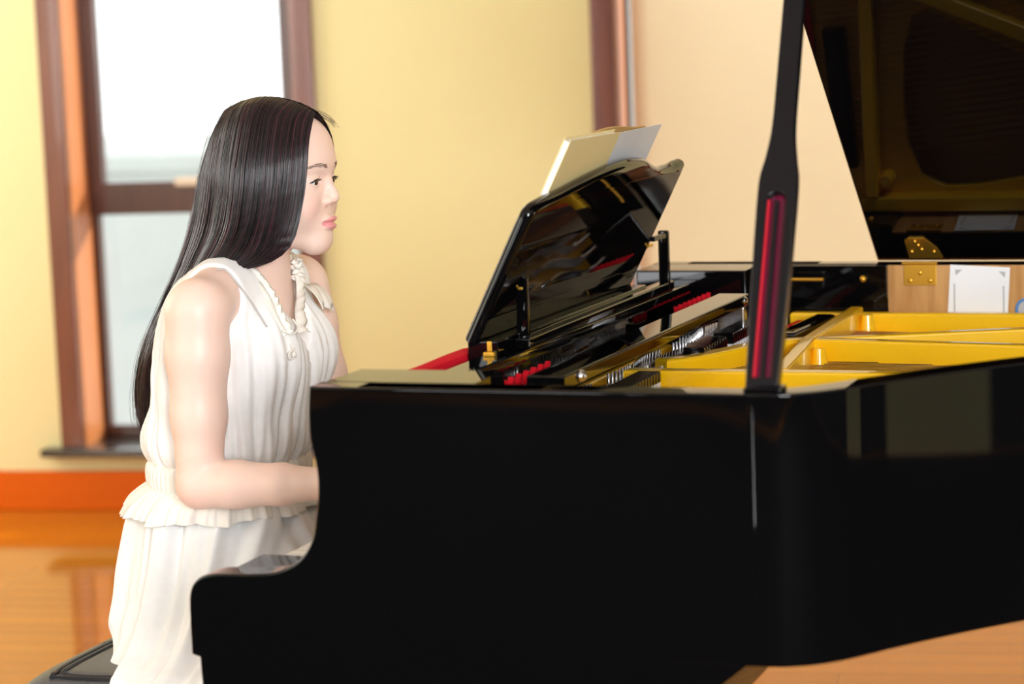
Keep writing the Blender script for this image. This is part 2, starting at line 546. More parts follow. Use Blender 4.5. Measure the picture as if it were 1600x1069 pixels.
for y0, y1 in ((0.0445, 0.155), (1.345, 1.4555)):
    prism('cheek_block', [prof2], y0, y1, BLACK, piano, bevel=0.003, matrix=XZ)
MB().box((-0.168, 0.0505, 0.60), (0.5, 1.4495, 0.648), bevel=0.004).obj('keybed', BLACK, piano)
MB().box((-0.165, 0.0505, 0.649), (-0.148, 1.4495, 0.700), bevel=0.003).obj('key_slip', BLACK, piano)
MB().box((0.03, 0.156, 0.78), (0.05, 1.344, 0.9612), bevel=0.004).obj('fallboard', BLACK, piano)
for y0, y1 in ((0.0505, 0.14), (1.36, 1.4495)):
    MB().box((-0.145, y0, 0.649), (0.0, y1, 0.755), bevel=0.004).obj('key_block', BLACK, piano)

# keys
wk = bpy.data.meshes.new('white_key')
mb = MB().box((-0.138, -0.0112, 0.715), (0.028, 0.0112, 0.742), bevel=0.0015)
wk.from_pydata([tuple(v) for v in mb.v], [], mb.f); wk.materials.append(IVORY)
bk = bpy.data.meshes.new('black_key')
mb = MB().box((-0.088, -0.0052, 0.735), (0.028, 0.0052, 0.754), bevel=0.002)
bk.from_pydata([tuple(v) for v in mb.v], [], mb.f); bk.materials.append(EBONY)
KP = (1.36 - 0.14) / 52
for i in range(52):
    o = link('white_key', wk, piano, Matrix.Translation((0, 0.14 + KP * (i + 0.5), 0)))
    if (51 - i) % 7 in (0, 2, 3, 5, 6) and i < 51:
        link('black_key', bk, piano, Matrix.Translation((0, 0.14 + KP * (i + 1), 0)))

# legs, lyre
def leg_mesh(x, y):
    z = [0.0, 0.035, 0.04, 0.10, 0.35, 0.55, 0.6]
    w = [0.035, 0.035, 0.032, 0.032, 0.045, 0.058, 0.065]
    vs, fs = [], []
    for zz, ww in zip(z, w):
        c = ww * 0.35
        for (a, b) in ((-ww + c, -ww), (ww - c, -ww), (ww, -ww + c), (ww, ww - c), (ww - c, ww), (-ww + c, ww), (-ww, ww - c), (-ww, -ww + c)):
            vs.append((x + a, y + b, zz))
    for i in range(len(z) - 1):
        for k in range(8):
            fs.append((i * 8 + k, i * 8 + (k + 1) % 8, (i + 1) * 8 + (k + 1) % 8, (i + 1) * 8 + k))
    fs.append(tuple(range(7, -1, -1))); fs.append(tuple(len(vs) - 8 + k for k in range(8)))
    return vs, fs


for x, y in ((0.12, 0.16), (0.12, 1.34), (1.36, 1.1)):
    vs, fs = leg_mesh(x, y)
    if x > 1: vs = [(a, b, c * 0.678 / 0.6) for a, b, c in vs]
    obj('leg', vs, fs, BLACK, piano)
ly = MB().box((0.14, 0.66, 0.05), (0.19, 0.84, 0.12), bevel=0.006)
ly.box((0.15, 0.67, 0.12), (0.18, 0.70, 0.6), bevel=0.004).box((0.15, 0.80, 0.12), (0.18, 0.83, 0.6), bevel=0.004)
lyre = ly.obj('pedal_lyre', BLACK, piano)
for yy in (0.70, 0.75, 0.80):
    MB().box((0.03, yy - 0.012, 0.06), (0.15, yy + 0.012, 0.068), bevel=0.003).obj('pedal', BRASS, lyre)

# under-structure, soundboard, plate
ic = inset(curve, 0.052)
ib = [(0.10, 0.055)] + [q for q in ic if q[0] > 0.12] + [(0.10, 1.445)]
prism('soundboard', [ib], 0.80, 0.812, SPRUCE, piano)
pl_out = inset(curve, 0.056)
pl_out = [(0.115, 0.062)] + [q for q in pl_out if q[0] > 0.14] + [(0.115, 1.438)]


def quad_hole(pts, n=5): return catmull(pts, n, closed=True)


holes = [
    quad_hole([(0.46, 0.15), (0.60, 0.13), (0.70, 0.26), (0.80, 0.37), (0.88, 0.50), (0.88, 0.60), (0.60, 0.60), (0.46, 0.62)]),
    quad_hole([(0.45, 0.74), (0.8, 0.73), (1.20, 0.72), (1.34, 0.78), (1.30, 0.84), (0.9, 0.90), (0.44, 0.95)]),
    quad_hole([(0.52, 1.02), (0.8, 0.98), (1.1, 0.94), (1.3, 0.92), (1.42, 1.0), (1.44, 1.15), (1.36, 1.30), (1.15, 1.29), (0.85, 1.16), (0.6, 1.06)], 4),
    quad_hole([(0.46, 1.10), (0.62, 1.16), (0.85, 1.262), (1.08, 1.36), (0.95, 1.385), (0.7, 1.385), (0.46, 1.385)], 4),
]
prism('iron_plate', [pl_out] + holes, 0.868, 0.884, GOLD, piano, bevel=0.003)
# raised perimeter flange
fa = inset(curve, 0.058); fb = inset(curve, 0.086)
fa2 = [(0.26, 0.058)] + [q for q in fa if q[0] > 0.27][:-1] + [(0.26, 1.442)]
fb2 = [(0.26, 0.086)] + [q for q in fb if q[0] > 0.27][:-1] + [(0.26, 1.414)]
prism('plate_flange', [fa2 + fb2[::-1]], 0.882, 0.919, GOLD, piano, bevel=0.005)


def bar(name, a, b, w, z0, z1, m, parent, bev=0.004, wb=None):
    a, b = Vector(a), Vector(b)
    d = (b - a); L = d.length; d.normalize()
    n = Vector((-d.y, d.x))
    wb = wb or w
    pts = [a - n * w / 2, b - n * wb / 2, b + n * wb / 2, a + n * w / 2]
    return prism(name, [[tuple(q) for q in pts]], z0, z1, m, parent, bevel=bev)


bar('plate_strut', (0.40, 1.014), (1.30, 1.414), 0.026, 0.882, 0.930, GOLD, piano)
bar('plate_strut', (0.40, 1.005), (1.50, 0.84), 0.026, 0.882, 0.930, GOLD, piano)
bar('plate_strut', (0.20, 0.655), (1.25, 0.66), 0.030, 0.882, 0.930, GOLD, piano)
bar('plate_strut', (0.40, 0.36), (0.85, 0.42), 0.026, 0.882, 0.925, GOLD, piano)
bar('plate_web', (0.378, 1.41), (0.388, 1.01), 0.022, 0.882, 0.931, GOLD, piano)
bar('plate_web', (0.388, 1.01), (0.425, 0.67), 0.022, 0.882, 0.931, GOLD, piano)
for x, y in ((0.402, 1.385), (0.412, 1.045), (0.415, 0.96), (0.445, 0.70), (0.29, 0.69)):
    MB().tube([(x, y, 0.88), (x, y, 0.92)], [0.016, 0.010], 12).obj('plate_boss', GOLD, piano)
# S-curved treble wall of the plate
sw = catmull([(0.20, 0.80), (0.235, 0.84), (0.262, 0.90), (0.285, 0.96), (0.32, 1.02), (0.372, 1.06)], 8)
off = []
for i, q in enumerate(sw):
    a = np.array(sw[max(i - 1, 0)]); b = np.array(sw[min(i + 1, len(sw) - 1)])
    t = (b - a) / np.linalg.norm(b - a)
    off.append((q[0] + t[1] * 0.035, q[1] - t[0] * 0.035))
prism('plate_horn', [sw + off[::-1]], 0.882, 0.926, GOLD, piano, bevel=0.006)
# capo bar and pin field ridge
bar('capo_bar', (0.285, 0.16), (0.30, 0.60), 0.03, 0.882, 0.915, GOLD, piano)
bar('pin_field_ridge', (0.125, 0.08), (0.125, 1.40), 0.014, 0.882, 0.902, GOLD, piano)

# tuning pins
pm_ = bpy.data.meshes.new('tuning_pin')
mb = MB().tube([(0, 0, 0), (0, 0, 0.012), (0, 0, 0.013), (0, 0, 0.032)], [0.0034, 0.0034, 0.0028, 0.0024], 8)
mb.tube([(0, 0, 0.004), (0, 0, 0.009)], [0.0046, 0.0046], 8)
pm_.from_pydata([tuple(v) for v in mb.v], [], mb.f); pm_.materials.append(STEEL)
for p_ in pm_.polygons: p_.use_smooth = True
cnt = 0
extra = MB()
for sec0, sec1 in ((0.32, 0.61), (0.70, 0.97), (1.04, 1.36)):
    npins = int((sec1 - sec0) / 0.0125)
    for i in range(npins):
        for r_ in range(3):
            y = sec0 + (sec1 - sec0) * (i + 0.33 * r_) / npins
            x = 0.158 + 0.026 * r_ + 0.006 * math.sin(i * 0.3)
            if sec0 < 0.5 and i >= npins - 11 or 0.6 < sec0 < 0.9 and i > npins - 14 or sec0 > 1 and i > npins - 10:
                mt = Matrix.Translation((x, y, 0.884)) @ Matrix.Rotation(R(6), 4, 'Y')
                link('tuning_pin', pm_, piano, mt)
                cnt += 1
            else:
                extra.add([Matrix.Translation((x, y, 0.884)) @ v for v in mb.v], mb.f)
tag(extra.obj('tuning_pins', STEEL, piano), kind='stuff')

# strings
for k in range(84):
    y = 0.30 + (1.36 - 0.30) * k / 83
    if any(abs(y - c) < 0.02 for c in (0.655, 1.01)): continue
    if y < 0.655: xe = 0.55 + (y - 0.30) * 1.4; m_ = STEEL; ye = y
    elif y < 1.01: xe = 1.1 + (y - 0.655) * 0.8; m_ = STEEL; ye = y
    else: xe = 1.25; m_ = COPPER; ye = y - 0.12
    MB().tube([(0.20, y, 0.898), (xe, ye, 0.893)], 0.0009 if m_ is STEEL else 0.0014, 4).obj('string', m_, piano)

# dampers: black heads with white felt in a row, red felt strip behind
for k in range(34):
    y = 0.86 + 0.52 * k / 33
    if abs(y - 1.01) < 0.014: continue
    d_ = MB().box((0.228, y - 0.0055, 0.916), (0.262, y + 0.0055, 0.934), bevel=0.002).obj('damper', BLACK, piano)
    MB().box((0.229, y - 0.005, 0.899), (0.261, y + 0.005, 0.9155)).obj('damper_felt', PAPER, d_)
for k in range(22):
    y = 0.33 + 0.29 * k / 21
    d_ = MB().box((0.228, y - 0.0052, 0.916), (0.262, y + 0.0052, 0.932), bevel=0.002).obj('damper', BLACK, piano)
    MB().box((0.229, y - 0.005, 0.899), (0.261, y + 0.005, 0.9155)).obj('damper_felt', PAPER, d_)
bar('string_felt', (0.277, 0.87), (0.284, 0.96), 0.014, 0.90, 0.912, REDFELT, piano, 0.003)
bar('string_felt', (0.277, 1.03), (0.29, 1.37), 0.014, 0.90, 0.912, REDFELT, piano, 0.003)
bar('damper_rail', (0.325, 1.11), (0.335, 1.36), 0.036, 0.884, 0.925, BLACK, piano, 0.008)

# scalloped red felt on the pin side
def scallop(y0, y1):
    n = max(3, int((y1 - y0) / 0.026))
    top = []
    for i in range(n * 6 + 1):
        t = i / (n * 6)
        top.append((y0 + (y1 - y0) * t, 0.955 + 0.0075 * math.cos(2 * math.pi * t * n)))
    YZ = Matrix(((0, 0, 1, 0), (1, 0, 0, 0), (0, 1, 0, 0), (0, 0, 0, 1)))
    prism('scalloped_felt', [[(y0, 0.935)] + [(y1, 0.935)] + top[::-1]], 0.131, 0.139, REDFELT, piano, bevel=0.001, matrix=YZ)
    return


scallop(0.32, 0.50)
scallop(1.14, 1.34)
for ya, yb in ((0.30, 0.52), (1.12, 1.36)):
    bar('felt_rail', (0.135, ya), (0.135, yb), 0.022, 0.884, 0.936, BLACK, piano, 0.003)

# music shelf + desk
MB().box((0.075, 0.158, 0.966), (0.118, 1.342, 0.984), bevel=0.003).obj('music_shelf', BLACK, piano)
desk = empty('music_desk', (0.068, 0.74, 1.0), piano)
UP = Vector((0.447, 0, 0.894)); DN = Vector((-0.894, 0, 0.447))
DM = Matrix(((0, UP.x, DN.x, 0.068), (1, 0, 0, 0), (0, UP.z, DN.z, 1.0), (0, 0, 0, 1)))   # (y, h, n) -> world
dtop = catmull([(0.385, 0.0), (0.385, 0.10), (0.386, 0.185), (0.396, 0.206), (0.427, 0.215), (0.50, 0.223), (0.62, 0.239), (0.72, 0.249), (0.79, 0.251), (0.86, 0.246),
                (0.92, 0.233), (0.97, 0.2245), (1.03, 0.224), (1.075, 0.228), (1.095, 0.224), (1.097, 0.18), (1.096, 0.10), (1.094, 0.0)], 6)
prism('desk_panel', [dtop], -0.004, 0.016, BLACK, desk, bevel=0.0085, matrix=DM)
MB().box((0.0562, 0.395, 0.93), (0.100, 1.092, 1.004), bevel=0.002).obj('desk_base', BLACK, desk)
MB().box((0.45, 0.003, 0.014), (1.05, 0.012, 0.034), m=DM, bevel=0.003).obj('book_ledge', BLACK, desk)
for yy, zt, zb in ((0.478, 1.084, 0.984), (1.168, 1.086, 0.984)):
    q = MB().box((0.100, yy - 0.006, zb), (0.118, yy + 0.006, zt), bevel=0.003).obj('desk_post', BLACK, desk)
for yy in (0.478, 1.09):
    q = MB()
    q.tube([(0.107, yy, 1.078), (0.103, yy, 1.074)], 0.004, 8)
    q.box((0.096, yy - 0.009, 1.066), (0.112, yy + 0.009, 1.070), bevel=0.001)
    q.tube([(0.098, yy + 0.012, 1.062), (0.100, yy + 0.012, 1.088)], 0.003, 8)
    q.obj('desk_hinge', BRASS, desk)
MB().box((0.108, 1.094, 1.074), (0.116, 1.168, 1.082), bevel=0.001).obj('hinge_arm', BLACKSOFT, desk)
for yy in (0.40, 1.02):
    q = MB().box((0.082, yy - 0.014, 0.984), (0.098, yy + 0.014, 0.990), bevel=0.001)
    q.box((0.085, yy - 0.006, 0.990), (0.092, yy + 0.012, 1.004), bevel=0.001)
    q.obj('desk_bracket', BRASS, desk)
# rails under / behind the desk
bar('desk_rail', (0.113, 0.46), (0.106, 1.195), 0.022, 0.984, 1.0, BLACK, desk, 0.003)
bar('stretcher_bar', (0.225, 0.235), (0.228, 1.16), 0.052, 0.962, 0.982, BLACK, piano, 0.003)
for yy in (0.25, 1.15):
    q = MB().box((0.205, yy - 0.012, 0.884), (0.25, yy + 0.012, 0.962), bevel=0.003)
    q.obj('bar_support', STEEL, piano)
for yy in (0.30, 1.135):
    MB().sphere((0.25, yy, 0.972), 0.009).obj('bar_screw', STEEL, piano)

# lid (raised on the far hinge) and prop
PHI = R(38.5)
HZ = 1.003
LM = Matrix.Translation((0, 1.5, HZ)) @ Matrix.Rotation(-PHI, 4, 'X') @ Matrix.Translation((0, -1.5, 0))
lo = [(0.396, -0.012)] + [(q[0] + 0.006, q[1] - 0.010) for q in inset(curve, -0.008)[2:-2] if q[0] > 0.41] + [(1.30, 1.506), (0.396, 1.506)]
lo = [q for i, q in enumerate(lo) if i == 0 or (Vector(q) - Vector(lo[i - 1])).length > 1e-3]
lid = prism('lid', [lo], 0.0, 0.02, BLACK, piano, bevel=0.004, matrix=LM)
fl = rect(0.398, -0.01, 0.80, 1.504)
fl = [(0.398, -0.01), (0.62, 0.03), (0.74, 0.2), (0.80, 0.29), (0.80, 1.504), (0.398, 1.504)]
prism('lid_flap', [fl], 0.0215, 0.041, BLACK, lid, bevel=0.004, matrix=LM)
for x in (0.481, 1.15):
    hb = MB().box((x - 0.028, 1.4490, 0.963), (x + 0.028, 1.4512, 1.0005), bevel=0.0008).obj('hinge_plate', BRASS, piano)
    for sx, sz in ((-0.017, 0.971), (0.017, 0.971), (0.0, 0.9845)):
        MB().sphere((x + sx, 1.4485, sz), (0.0042, 0.0018, 0.0042), 10, 6).obj('hinge_screw', BRASS, hb)
    MB().tube([(x - 0.030, 1.4475, 1.0015), (x + 0.030, 1.4475, 1.0015)], 0.0028, 10).obj('hinge_pin', BRASS, hb)
    lf = [(x - 0.026, 1.494), (x - 0.026, 1.445), (x - 0.018, 1.436), (x + 0.006, 1.436), (x + 0.028, 1.47), (x + 0.034, 1.494)]
    lf = [(x - 0.026, 1.492), (x - 0.026, 1.438), (x - 0.018, 1.430), (x + 0.008, 1.430), (x + 0.026, 1.462), (x + 0.032, 1.492)]
    hl = prism('hinge_leaf', [lf], -0.003, 0.0005, BRASS, hb, bevel=0.0005, matrix=LM)
    for sx, sy in ((-0.008, 1.438), (-0.004, 1.450), (0.0, 1.463), (-0.018, 1.470), (0.020, 1.470)):
        c = LM @ Vector((x + sx, sy, -0.0035))
        MB().sphere(c, 0.0030, 8, 6).obj('hinge_screw', BRASS, hl)
# paper label and blue seal on the inner rim
MT = Matrix(((1, 0, 0, 0), (0, 0, -1, 1.4508), (0, 1, 0, 0), (0, 0, 0, 1)))    # (x, z, out) -> inner face of far rim
lab = [(0.533, 0.9985), (0.634, 0.9935), (0.629, 0.905), (0.527, 0.9065)]
lb = prism('paper_label', [lab], 0.0, 0.0008, PAPER, piano, matrix=MT)
mk = MB()
for q in ([(0.541, 0.990), (0.553, 0.990), (0.542, 0.980)], [(0.626, 0.986), (0.615, 0.987), (0.625, 0.976)]):
    mk.add([MT @ Vector((a, b, 0.0011)) for a, b in q], [(0, 1, 2)])
for x0, x1, z0, z1 in ((0.538, 0.5405, 0.91, 0.966), (0.6215, 0.624, 0.91, 0.962)):
    mk.add([MT @ Vector(q) for q in ((x0, z0, 0.0011), (x1, z0, 0.0011), (x1, z1, 0.0011), (x0, z1, 0.0011))], [(0, 1, 2, 3)])
mk.obj('label_border', PAPERINK, lb, smooth=False)
ring = [(0.662 + 0.020 * math.cos(a), 0.922 + 0.020 * math.sin(a)) for a in np.linspace(0, 2 * math.pi, 32, endpoint=False)]
ring2 = [(0.662 + 0.015 * math.cos(a), 0.922 + 0.015 * math.sin(a)) for a in np.linspace(0, 2 * math.pi, 32, endpoint=False)]
sl = prism('round_seal', [ring], 0.0, 0.0015, BLUE, piano, matrix=MT)
prism('seal_face', [ring2], 0.0015, 0.0022, PAPERINK, sl, matrix=MT)

# prop stick, built in its own plane then leaned
pb = Vector((0.565, 0.026, 1.001)); pt = Vector((0.520, 0.550, 1.745))
ax = (pt - pb); PL = ax.length; ax.normalize()
side = Vector((1, 0, 0)) - ax * ax.x; side.normalize()
nrm = side.cross(ax)
PMX = Matrix((side, ax, nrm)).transposed().to_4x4(); PMX.translation = pb
k = PL
lft = [(-0.019, 0.0), (-0.0215, 0.09), (-0.0235, 0.18), (-0.0245, 0.25), (-0.0235, 0.285), (-0.018, 0.315), (-0.0135, 0.36), (-0.013, 0.45), (-0.0125, 0.7), (-0.012, k)]
rgtp = [(0.012, k), (0.0125, 0.7), (0.013, 0.45), (0.0135, 0.36), (0.018, 0.315), (0.0225, 0.28), (0.0225, 0.20), (0.0215, 0.10), (0.019, 0.0)]
prp = catmull(lft, 4) + catmull(rgtp, 4)
slot = [(-0.0115, 0.012), (0.0115, 0.012)] + [(0.0115 * math.cos(a), 0.25 + 0.0115 * math.sin(a)) for a in np.linspace(0, math.pi, 12)]
prop = prism('prop_stick', [prp, slot], -0.010, 0.010, BLACKSOFT, piano, bevel=0.0025, matrix=PMX)
prism('slot_lining', [[(x * 0.995, y) for x, y in slot]], -0.009, 0.0, SLOTRED, prop, matrix=PMX)
MB().box((-0.0026, 0.012, 0.0), (0.0026, 0.252, 0.006), m=PMX, bevel=0.001).obj('slot_bar', BLACKSOFT, prop)
redl = MB().box((-0.0113, 0.013, 0.0005), (-0.0085, 0.252, 0.0085), m=PMX, bevel=0.001).obj('slot_edge', SLOTEDGE, prop)
MB().box((0.546, 0.008, 0.998), (0.59, 0.042, 1.006), bevel=0.002).obj('prop_cup', BLACK, piano)

# ------------------------------------------------------------------ things on the piano
# key cover of red felt folded on the ledge before the desk
kc = empty('key_cover', (0.05, 0.28, 0.955))
tag(kc, 'folded red felt cloth on the piano beside the near end of the music desk', 'cloth')
vs, fs = [], []
NY = 20
for j in range(NY + 1):
    y = 0.165 + (0.46 - 0.165) * j / NY
    for i, (x, z) in enumerate(((0.022, 0.962), (0.0215, 0.972), (0.023, 0.984), (0.032, 0.9865), (0.042, 0.987), (0.0525, 0.9855), (0.0545, 0.975), (0.054, 0.962))):
        vs.append((x + 0.0006 * math.sin(y * 40 + i), y, z + 0.0006 * math.sin(y * 23 + i * 2)))
for j in range(NY):
    for i in range(8):
        fs.append((j * 8 + i, j * 8 + (i + 1) % 8, (j + 1) * 8 + (i + 1) % 8, (j + 1) * 8 + i))
fs.append(tuple(range(7, -1, -1))); fs.append(tuple(NY * 8 + i for i in range(8)))
obj('folded_felt', vs, fs, REDFELT, kc)

# music book leaning on the desk front (DM coordinates: y, h, n)
bk_ = empty('music_book', DM @ Vector((0.6, 0.014, 0.02)))
tag(bk_, 'cream-covered music book standing at the left end of the piano music desk', 'book')


def leaf(name, y0, y1, h0, h1, n0, n1, m, parent, curl=0.0, skew=0.0, wav=0.0, dip=0.0):
    vs, fs = [], []
    A, B = 16, 10
    for s_ in (0, 1):
        for j in range(B + 1):
            for i in range(A + 1):
                u, v = i / A, j / B
                y = y0 + (y1 - y0) * u + skew * v
                h = h0 + (h1 - h0) * v + dip * v * u + wav * v * math.sin(u * 5)
                n = (n1 if s_ else n0) + curl * v * v * (0.4 + u)
                vs.append(DM @ Vector((y, h, n)))
    K = (A + 1) * (B + 1)
    for j in range(B):
        for i in range(A):
            a = j * (A + 1) + i
            fs.append((a, a + A + 1, a + A + 2, a + 1))
            fs.append((K + a, K + a + 1, K + a + A + 2, K + a + A + 1))
    for i in range(A):
        fs.append((i, i + 1, K + i + 1, K + i))
        b = B * (A + 1) + i
        fs.append((b, K + b, K + b + 1, b + 1))
    for j in range(B):
        a = j * (A + 1); b = (j + 1) * (A + 1)
        fs.append((a, K + a, K + b, b))
        a += A; b += A
        fs.append((a, b, K + b, K + a))
    return obj(name, vs, fs, m, parent, angle=30)


leaf('back_cover', 0.478, 0.705, 0.016, 0.295, 0.0155, 0.0165, CREAMCOVER, bk_, skew=0.006)
leaf('page_block', 0.480, 0.703, 0.018, 0.291, 0.0168, 0.0245, PAPER, bk_, skew=0.006)
leaf('front_cover', 0.478, 0.705, 0.016, 0.295, 0.0248, 0.0258, CREAMCOVER, bk_, skew=0.006)
s1 = leaf('sheet_music', 0.60, 0.955, 0.016, 0.284, 0.0275, 0.0285, PAPER, None, skew=0.012, dip=0.004)
tag(s1, 'loose white sheet music standing at the right of the cream music book', 'sheet music')
s2 = leaf('folded_score', 0.62, 0.885, 0.016, 0.291, 0.030, 0.0335, TANPAPER, None, skew=0.006, wav=0.004)
tag(s2, 'tan aged score whose edge rises above the white sheet music', 'sheet music')

# ------------------------------------------------------------------ piano bench
bench = empty('piano_bench', (-0.52, 0.7, 0))
tag(bench, 'black padded leather piano bench under the seated woman', 'bench')
BX0, BX1, BY0, BY1 = -0.672, -0.33, 0.318, 1.10
vs, fs = [], []
NX_, NY_ = 40, 80


def cushion_z(u, v):
    ex = 1 - abs(2 * u - 1) ** 7; ey = 1 - abs(2 * v - 1) ** 14
    z = 0.445 + 0.064 * (max(ex, 0) * max(ey, 0)) ** 0.45
    dx = min(abs(u - 0.19), abs(u - 0.81)) * (BX1 - BX0); dy = min(abs(v - 0.06), abs(v - 0.94)) * (BY1 - BY0)
    if 0.06 < v < 0.94: z -= 0.004 * math.exp(-(dx / 0.006) ** 2)
    if 0.19 < u < 0.81: z -= 0.004 * math.exp(-(dy / 0.006) ** 2)
    z -= 0.004 * math.exp(-((v - 0.30) * 0.9 / 0.006) ** 2)
    return z


for j in range(NY_ + 1):
    for i in range(NX_ + 1):
        u, v = i / NX_, j / NY_
        vs.append((BX0 + (BX1 - BX0) * u, BY0 + (BY1 - BY0) * v, cushion_z(u, v)))
for j in range(NY_):
    for i in range(NX_):
        a = j * (NX_ + 1) + i
        fs.append((a, a + 1, a + NX_ + 2, a + NX_ + 1))
b0 = len(vs)
edge = [i for i in range(NX_ + 1)] + [(j + 1) * (NX_ + 1) - 1 for j in range(1, NY_ + 1)] + \
       [NY_ * (NX_ + 1) + i for i in range(NX_ - 1, -1, -1)] + [j * (NX_ + 1) for j in range(NY_ - 1, 0, -1)]
for e in edge: vs.append((vs[e][0], vs[e][1], 0.40))
n_ = len(edge)
for i in range(n_):
    fs.append((edge[(i + 1) % n_], edge[i], b0 + i, b0 + (i + 1) % n_))
fs.append(tuple(b0 + i for i in range(n_))[::-1])
cush = obj('cushion', vs, fs, LEATHER, bench, angle=60)
pp = MB()
lp = catmull([(0.19, 0.10), (0.19, 0.5), (0.19, 0.90), (0.23, 0.94), (0.5, 0.94), (0.77, 0.94), (0.81, 0.90), (0.81, 0.5), (0.81, 0.10), (0.77, 0.06), (0.5, 0.06), (0.23, 0.06)], 12, closed=True)
for o_ in (-0.0045, 0.0045):
    q = []
    for u, v in lp + [lp[0]]:
        uu = u + o_ / (BX1 - BX0) * (1 if u < 0.5 else -1); vv = v + o_ / (BY1 - BY0) * (1 if v < 0.5 else -1)
        q.append((BX0 + (BX1 - BX0) * uu, BY0 + (BY1 - BY0) * vv, cushion_z(uu, vv) + 0.0025))
    pp.tube(q, 0.0036, 6)
pp.tube([(BX0 + (BX1 - BX0) * u, BY0 + (BY1 - BY0) * 0.30, cushion_z(u, 0.30) + 0.0015) for u in np.linspace(0.01, 0.19, 14)], 0.0022, 6)
pp.obj('piping', PIPING, cush)
MB().box((BX0 + 0.01, BY0 + 0.01, 0.33), (BX1 - 0.01, BY1 - 0.01, 0.399), bevel=0.004).obj('apron', BLACK, bench)
for x in (BX0 + 0.035, BX1 - 0.035):
    for y in (BY0 + 0.035, BY1 - 0.035):
        MB().box((x - 0.022, y - 0.022, 0), (x + 0.022, y + 0.022, 0.33), bevel=0.003).obj('leg', BLACK, bench)


